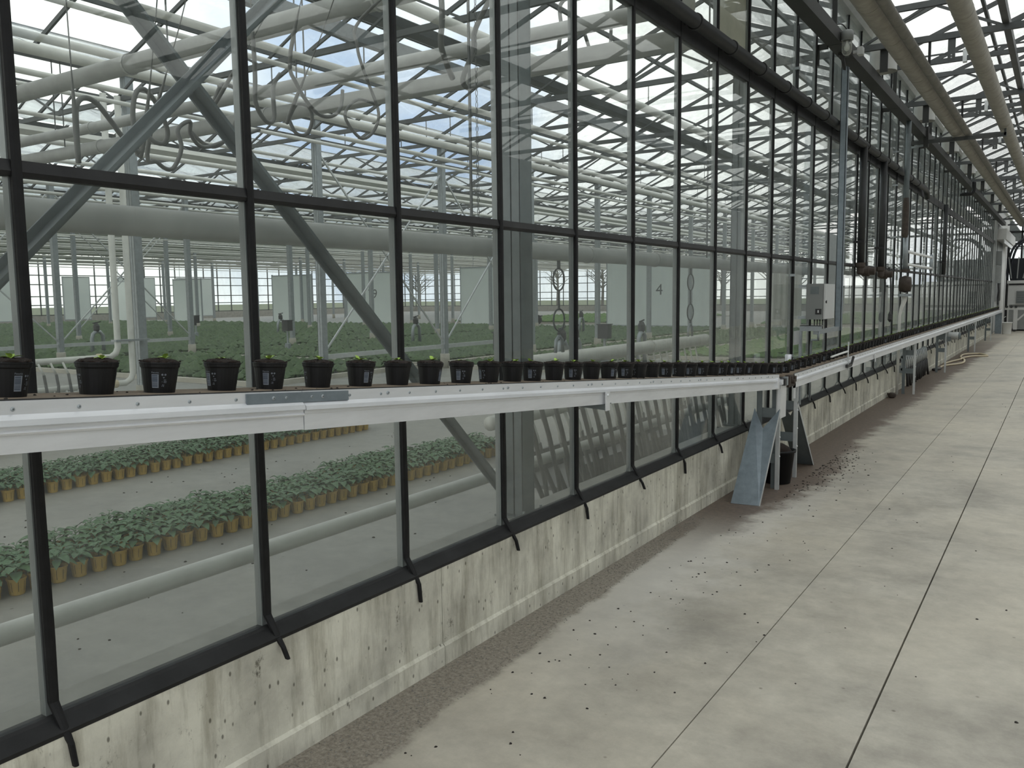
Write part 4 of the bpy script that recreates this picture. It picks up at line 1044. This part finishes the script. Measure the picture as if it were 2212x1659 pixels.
# motor
mo = thing('conveyor_motor', 'round grey drive motor on the side of the level conveyor', 'motor', (.42, 18.9, .66))
part('motor_body', MB().lathe([(.03, .373), (.068, .376), (.075, .40), (.075, .56), (.070, .575)], 20, (0, 18.92, .736), 'x'), 'motor_grey', mo, True)
part('fan_cover', MB().lathe([(.070, .575), (.066, .60), (.042, .61)], 20, (0, 18.92, .736), 'x'), 'frame_grey', mo, True)
part('gearbox', MB().box(.3735, .44, 18.8, 19.03, .63, .72), 'frame_grey', mo)
# sheet metal deflectors and bucket
dp = thing('deflector_sheet', 'blue-grey notched metal sheet leaning from the conveyor legs to the floor', 'sheet', (.29, 6.34, 0))
pts = [(.187, 6.32, .0), (.402, 6.34, .0), (.385, 6.92, .68), (.285, 6.80, .53), (.185, 6.90, .68)]
part('sheet_face', MB().slab(pts, (0, -.7, .6), .003), 'plate_blue', dp)
part('folded_edge', MB().slab([(.402, 6.34, 0), (.385, 6.92, .68), (.385, 6.94, .665), (.402, 6.365, 0)], (1, 0, 0), .003), 'galv_light', dp)
dp = thing('deflector_sheet', 'dark metal sheet leaning away on the far side of the bucket', 'sheet', (.29, 8.14, 0))
part('sheet_face', MB().slab([(.187, 8.15, 0), (.372, 8.16, 0), (.372, 7.53, .68), (.28, 7.65, .53), (.187, 7.53, .68)], (0, .7, .6), .003), 'frame_grey', dp)
part('folded_edge', MB().slab([(.372, 8.16, 0), (.372, 7.53, .68), (.372, 7.51, .665), (.372, 8.135, 0)], (1, 0, 0), .003), 'galv_light', dp)
bk = thing('black_bucket', 'black plastic bucket with soil standing under the conveyor corner', 'bucket', (.29, 7.24, 0))
prof = [(.10, 0), (.105, .004), (.135, .27), (.148, .272), (.15, .29), (.138, .292), (.13, .27), (.10, .012)]
part('tub', MB().lathe(prof, 26, (.29, 7.24, 0)), 'pot_black', bk, True)
part('soil_heap', MB().lathe([(.128, .25), (.09, .31), (.04, .34), (.01, .345)], 16, (.29, 7.24, 0), jit=.05), 'soil', bk, True)
# hose rack under the level conveyor
rk = thing('hose_rack', 'rack of grey and black hoses fixed to the low wall under the conveyor', 'rack', (.13, 15.2, .1))
part('rack_pipe', MB().tube([(.13, 15.0, .56), (.13, 17.6, .56)], .025, 10), 'galv', rk, True)
part('rack_pipe', MB().tube([(.13, 15.0, .36), (.13, 17.6, .36)], .025, 10), 'galv', rk, True)
part('rack_bracket', MB().box(.05, .15, 15.0, 15.03, .3, .42).box(.11, .15, 15.0, 15.03, .42, .6).box(.05, .15, 17.5, 17.53, .3, .42).box(.11, .15, 17.5, 17.53, .42, .6), 'galv', rk)
for k in range(13):
    y = 15.1+.2*k
    c = part('connector', MB().tube([(.16, y, .58), (.18, y+.05, .45), (.17, y+.09, .36)], .012, 8), 'galv_light', rk, True)
    part('hose', MB().tube([(.17, y+.09, .36), (.18, y+.13, .22), (.17+random.uniform(-.03, .03), y+.16+random.uniform(-.05, .05), .06)], .022, 8), 'hose_black', c, True)
# hoses of the wall pipe bottom and small dark cups
solo('foot_valve', MB().lathe([(.03, .0), (.06, .02), (.06, .06), (.03, .08)], 10, (.14, 14.0, 0)).bar((.14, 14.0, .04), (.06, 14.1, .05), .03), 'rust_dark', (.14, 14, 0), 'small dark foot valve on the floor against the low wall', 'valve')
# cream hose on the floor
hs = [bz for bz in []]
hp_ = [V(p) for p in ((.20, 19.6, .022), (.18, 20.3, .022), (.45, 21.2, .022), (.42, 22.2, .022), (.33, 22.9, .022), (.50, 23.6, .022), (.78, 23.9, .022), (.55, 24.6, .022), (.25, 24.2, .022), (.24, 23.3, .022), (.33, 22.5, .026), (.20, 21.6, .022), (.13, 20.9, .022))]
t = thing('floor_hose', 'cream garden hose lying in loops on the floor by the low wall', 'hose', (.2, 19.6, 0))
part('hose_run', MB().tube(smooth_path(hp_, 6), .022, 8), 'hose_cream', t, True)
part('nozzle', MB().tube([(.20, 19.6, .025), (.16, 19.3, .03), (.12, 19.1, .03)], [.03, .035, .028], 8), 'black_plastic', t, True)

# ------------------------------------------------------------------ black pots with seedlings
R0, R1, HP = .0385, .0505, .078
def cone_pt(u, h, off=.0004):                 # u: metres along the circumference, h: height
    r = R0+.0003+(R1-.004-R0-.0003)*((h-.003)/.061); a = u/.045
    return ((r+off)*math.cos(a), (r+off)*math.sin(a), h)
prof = [(R0-.004, .004), (R0, 0), (R0+.0003, .003), (R1-.004, .064), (R1-.0035, .066), (R1-.001, .0685), (R1, .076), (R1+.001, .0775), (R1+.001, .080), (R1-.001, .081), (R1-.004, .079), (R1-.006, .06)]
bp_me = MB().lathe(prof, 28, cap1=False).mesh('pot_shell', 'pot_black', smooth=False)
soil_v = []
for v in range(4):
    random.seed(90+v)
    q = MB().lathe([(R1-.004, .070), (R1-.001, .0815), (R1*.8, .0845), (R1*.5, .087), (R1*.2, .0885), (.002, .089)], 22, jit=.03)
    q.v = [(x, y, z+(random.uniform(-.002, .0045) if z > .08 else 0)) for x, y, z in q.v]
    for k in range(26):
        a = random.uniform(0, 6.28); r = R1*math.sqrt(random.uniform(.1, 1.08)); s_ = random.uniform(.0016, .0042)
        q.lathe([(s_*.6, -s_*.6), (s_, 0), (s_*.5, s_*.7)], 5, (r*math.cos(a), r*math.sin(a), .084+.003*(1-r/R1)), jit=.3)
    soil_v.append(q.mesh('soil', 'soil'))
seed_v = []
for v in range(6):
    random.seed(140+v); q = MB()
    b = V((random.uniform(-.012, .012), random.uniform(-.012, .012), 0))
    q.tube([b+V((0, 0, -.012)), b+V((0, 0, .005))], .0018, 5)
    n_ = random.choice([3, 4, 5])
    az0 = random.uniform(0, 6.28)
    for k in range(n_):
        az = az0+k*6.28/n_+random.uniform(-.4, .4)
        leaf(q, b+V((0, 0, .002)), az, random.uniform(.016, .026), .0055, random.uniform(.35, 1.0), .3)
    seed_v.append(q.mesh('seedling', 'seedling', smooth=True))
random.seed(5)
def patch(q, u0, u1, h0, h1, off=.0005):
    n = max(1, int((u1-u0)/.003))
    for i in range(n):
        a, b = u0+(u1-u0)*i/n, u0+(u1-u0)*(i+1)/n
        vs = [cone_pt(a, h0, off), cone_pt(b, h0, off), cone_pt(b, h1, off), cone_pt(a, h1, off)]
        q.add(vs, [(0, 1, 2, 3)])
pq = MB()
# ladder barcode block, pale frame with stripes
bu0, bu1, bh0, bh1 = -.021, -.003, .014, .050
patch(pq, bu0, bu1, bh0, bh0+.0035); patch(pq, bu0, bu1, bh1-.002, bh1); patch(pq, bu1-.0028, bu1, bh0, bh1); patch(pq, bu0, bu0+.001, bh0, bh1)
h = bh0+.006
while h < bh1-.004:
    patch(pq, bu0+.001, bu1-.003, h, h+random.choice([.0006, .001, .0015])); h += random.choice([.0022, .003, .0026])
# two round marks, small tip, recycling lines
def disc(cu, chh, r, ring=False):
    pts = [cone_pt(cu+r*math.cos(2*math.pi*i/10), chh+r*math.sin(2*math.pi*i/10), .0006) for i in range(10)]
    if ring:
        inn = [cone_pt(cu+.5*r*math.cos(2*math.pi*i/10), chh+.5*r*math.sin(2*math.pi*i/10), .0006) for i in range(10)]
        pq.add(pts+inn, [(i, (i+1) % 10, 10+(i+1) % 10, 10+i) for i in range(10)])
    else: pq.add(pts, [tuple(range(10))])
disc(.006, .049, .0026, True); disc(.0135, .049, .0026, True); disc(.006, .049, .0011); disc(.0142, .049, .0010)
pq.add([cone_pt(.007, .0425, .0006), cone_pt(.0098, .0392, .0006), cone_pt(.0125, .0425, .0006), cone_pt(.0098, .0412, .0006)], [(0, 1, 2), (0, 2, 3)])
for h in (.035, .0325, .030, .0275): patch(pq, .010, .010+random.uniform(.006, .009), h, h+.0009)
pq.add([cone_pt(.004, .028, .0006), cone_pt(.0058, .032, .0006), cone_pt(.0076, .028, .0006), cone_pt(.0058, .0308, .0006)], [(0, 1, 3), (1, 2, 3)])
for u, h in ((.005, .018), (.0066, .0215), (.0082, .0185), (.0096, .0172), (.010, .021)): patch(pq, u, u+.0016, h, h+.002)
print_me = pq.mesh('printed_marks', 'print')
blue = MB(); patch(blue, bu0+.0008, bu1-.0024, bh0+.0035, bh1-.0015, .0003); blue_me = blue.mesh('barcode_field', 'barcode_blue')
tm = text_mesh('Petunia', .0062, 'print')
for v in tm.vertices:
    p = cone_pt(v.co.x-.012, v.co.y+.0545, .0006); v.co = p
tm.update()
label_cam = {'C': 0, 'L': -.75, 'R': .75, 'N': 3.0, 'E': 1.35, 'W': -1.3}
known = [(.98, 'R'), (1.193, 'W'), (1.362, 'C'), (1.568, 'L'), (1.743, 'C'), (1.944, 'W'), (2.139, 'R'), (2.337, 'N'), (2.52, 'E'), (2.723, 'C'), (2.913, 'L'), (3.099, 'N'), (3.266, 'C'), (3.463, 'N'),
         (3.636, 'C'), (3.842, 'N'), (4.043, 'R'), (4.232, 'C'), (4.408, 'L'), (4.603, 'N'), (4.805, 'C'), (5.028, 'L'), (5.211, 'C'), (5.413, 'C'), (5.637, 'N'), (5.808, 'C'), (6.008, 'R'), (6.22, 'C'), (6.398, 'R'), (6.608, 'L'), (6.80, 'N')]
POTY = []
def make_pot(y, z, side, label, group):
    x = .268+random.uniform(-.006, .006); POTY.append(y)
    t = thing('plant_pot', label, 'plant pot', (x, y, z), group)
    t.rotation_euler = ((SL if y < 6.9 else 0)*1.0, 0, 0)
    d = V((CAM.x-x, CAM.y-y)); az = math.atan2(d.y, d.x)
    p = link('pot_shell', bp_me, t); p.rotation_euler = (0, 0, az+label_cam[side])
    link('printed_marks', print_me, p); link('barcode_field', blue_me, p); link('printed_name', tm, p)
    s_ = link('soil', soil_v[random.randrange(4)], t); s_.rotation_euler = (0, 0, random.uniform(0, 6.28))
    e = link('seedling', seed_v[random.randrange(6)], t, (0, 0, .086)); e.rotation_euler = (0, 0, random.uniform(0, 6.28)); k = random.uniform(1.05, 1.5); e.scale = (k, k, k)
for y, sd in known: make_pot(y, bz1(y)+.0015, sd, 'black seedling pot ' + ('with its plain side outward' if sd in 'NWE' else 'showing its printed label') + ' on the sloping conveyor', ('plain' if sd in 'NWE' else 'labelled') + ' pots on the sloping conveyor')
y = 7.06
while y < 36.2:
    sd = random.choice('CCCLRN')
    make_pot(y, Z2+.0015+max(0, .036*(7.38-y)/.46), sd, 'black seedling pot ' + ('with its plain side outward' if sd == 'N' else 'showing its printed label') + ' on the level conveyor', ('plain' if sd == 'N' else 'labelled') + ' pots on the level conveyor')
    y += .197+random.uniform(-.012, .012)
q = MB()
for k in range(170):
    y = random.uniform(.5, 6.8); x = random.uniform(.20, .358); r = random.uniform(.0012, .0045)
    if .205 < x < .33 and min(abs(y-p) for p in POTY) < .058: continue
    q.lathe([(r, 0), (r*.85, r*.6), (r*.2, r*.9)], 5, (x, y, bz1(y)+.002), jit=.4)
for k in range(110):
    y = random.uniform(7.1, 16); x = random.uniform(.20, .358); r = random.uniform(.002, .006)
    if .205 < x < .33 and min(abs(y-p) for p in POTY) < .06: continue
    q.lathe([(r, 0), (r*.85, r*.6), (r*.2, r*.9)], 5, (x, y, Z2+.002), jit=.4)
solo('soil_crumbs', q, 'crumb', (.28, 5, 1.1), 'spilled soil crumbs lying on the conveyor belt', 'soil', kind='stuff')

# ------------------------------------------------------------------ floor dirt
random.seed(21)
q = MB()
for k in range(1500):
    y = random.uniform(1.3, 5.8); x = .065+random.random()*(.27-.035*(y-1.8)); r = random.uniform(.0015, .0045)
    q.lathe([(r, 0), (r*.9, r*.6), (r*.3, r)], 5, (x, y, 0), jit=.35)
solo('gravel_grains', q, 'pebble', (.2, 3, 0), 'loose grains of gravel on the grit band', 'gravel', kind='stuff')
q = MB()
for k in range(420):
    a = random.random()
    if a < .55: x, y = .45+abs(random.gauss(0, .16)), random.gauss(7.9, .65)
    elif a < .8: x, y = .35+abs(random.gauss(0, .35)), random.uniform(2, 6)
    else: x, y = random.uniform(.4, 3.2), random.uniform(2.2, 14)
    r = random.uniform(.0025, .0075)*(1 if a < .55 else .75)
    q.lathe([(r*1.3, 0), (r, r*.6), (r*.3, r*.9)], 6, (x, y, 0), jit=.4)
solo('soil_crumbs', q, 'crumb', (.8, 6, 0), 'dark soil crumbs scattered over the corridor floor', 'soil', kind='stuff')

# ------------------------------------------------------------------ far end of the corridor
t = thing('end_sheet', 'blue-grey sheet metal guard at the far end of the level conveyor', 'sheet', (.3, 36.4, 0))
part('sheet_face', box(.18, .40, 36.42, 36.44, 0.02, .80), 'plate_blue', t); part('edge', box(.40, .41, 36.40, 36.46, 0, .82), 'alu_lower', t)
t = thing('white_bucket', 'white plastic bucket on the floor at the end of the conveyor', 'bucket', (.55, 36.6, 0))
part('tub', MB().lathe([(.14, 0), (.145, .01), (.175, .42), (.185, .42), (.185, .44), (.168, .44), (.135, .02)], 20, (.56, 36.6, 0)), 'white_plastic', t, True)
part('handle', MB().tube([(.40, 36.6, .43), (.44, 36.55, .60), (.52, 36.5, .66)], .008, 6), 'white_plastic', t, True)
t = thing('potting_machine', 'pale potting machine on a white frame at the corridor end', 'machine', (1.3, 40, 0))
part('housing', MB().box(.40, 2.6, 39.6, 41.6, 1.05, 1.90).box(.36, 2.6, 39.55, 41.6, 1.90, 2.02), 'far_white', t)
part('dark_band', box(.42, 2.6, 39.58, 39.6, 1.83, 1.89), 'dark_rail', t)
part('control_panel', MB().box(.70, .98, 39.56, 39.6, 1.10, 1.60), 'box_grey', t)
for k in range(5): part('panel_slot', box(.72, .96, 39.545, 39.56, 1.15+.09*k, 1.18+.09*k), 'frame_grey', t)
part('table_rail', box(.36, 2.6, 38.9, 39.0, .86, .95), 'far_white', t)
for x in (.66, 1.7): part('table_leg', box(x, x+.14, 38.9, 39.0, .08, .86), 'far_white', t)
part('table_brace', MB().bar((.80, 38.95, .45), (1.15, 38.95, .82), .06), 'far_white', t)
for x in (.66, 1.72): part('castor', MB().lathe([(.05, -.03), (.08, -.03), (.08, .03), (.05, .03)], 14, (x+.05, 38.95, .08), 'y'), 'black_plastic', t)
part('lower_body', box(.45, 2.6, 39.7, 41.5, .05, 1.05), 'wall_panel', t)
for k in range(3): part('knob', MB().lathe([(.04, 38.86), (.05, 38.87), (.05, 38.9)], 10, (.42+.16*k, 0, .98), 'y'), 'black_plastic', t)
t = thing('soil_hopper', 'dark soil hopper with a big curved hose above the potting machine', 'hopper', (1.1, 40.4, 2.0))
part('hopper_body', MB().add([(.45, 39.8, 2.02), (2.2, 39.8, 2.02), (2.2, 41.2, 2.02), (.45, 41.2, 2.02), (.30, 39.6, 2.9), (2.4, 39.6, 2.9), (2.4, 41.4, 2.9), (.30, 41.4, 2.9), ],
     [(0, 3, 2, 1), (4, 5, 6, 7), (0, 1, 5, 4), (1, 2, 6, 5), (2, 3, 7, 6), (3, 0, 4, 7)]), 'dark_machine', t)
for dx in (0, .12): part('curved_hose', MB().tube(smooth_path([V((.36+dx, 39.7, 2.05)), V((.34+dx, 39.65, 2.4)), V((.42+dx, 39.6, 3.0)), V((.58+dx, 39.6, 3.4)), V((.95+dx, 39.7, 3.7)), V((1.5+dx, 39.9, 3.75))]), .045, 10), 'dark_machine', t, True)
for k in range(4): part('strut', MB().bar((.5+.2*k, 39.55, 2.1), (.38+.35*k, 39.55, 2.95), .04), 'wall_panel', t)
t = thing('roller_shutter_box', 'pale roller shutter box high at the end of the partition', 'shutter', (.15, 42, 4.0))
part('box', MB().box(.05, .38, 37.2, 44.0, 3.55, 3.95), 'far_white', t); part('slat', MB().box(.30, .33, 37.2, 44.0, 3.40, 3.55), 'alu_lower', t)
t = thing('wall_cabinet', 'grey switch cabinets stacked on the end of the partition', 'cabinet', (.15, 37.0, 1.4))
part('cabinet_body', MB().box(.085, .28, 36.9, 37.1, 1.9, 2.55), 'wall_panel', t); part('cabinet_body', MB().box(.085, .28, 36.9, 37.1, 2.58, 3.1), 'box_grey', t)
part('cable', MB().tube([(.2, 36.88, 1.9), (.22, 36.86, 1.6), (.2, 36.88, 1.35), (.22, 36.87, 1.1)], .025, 6), 'black_plastic', t)
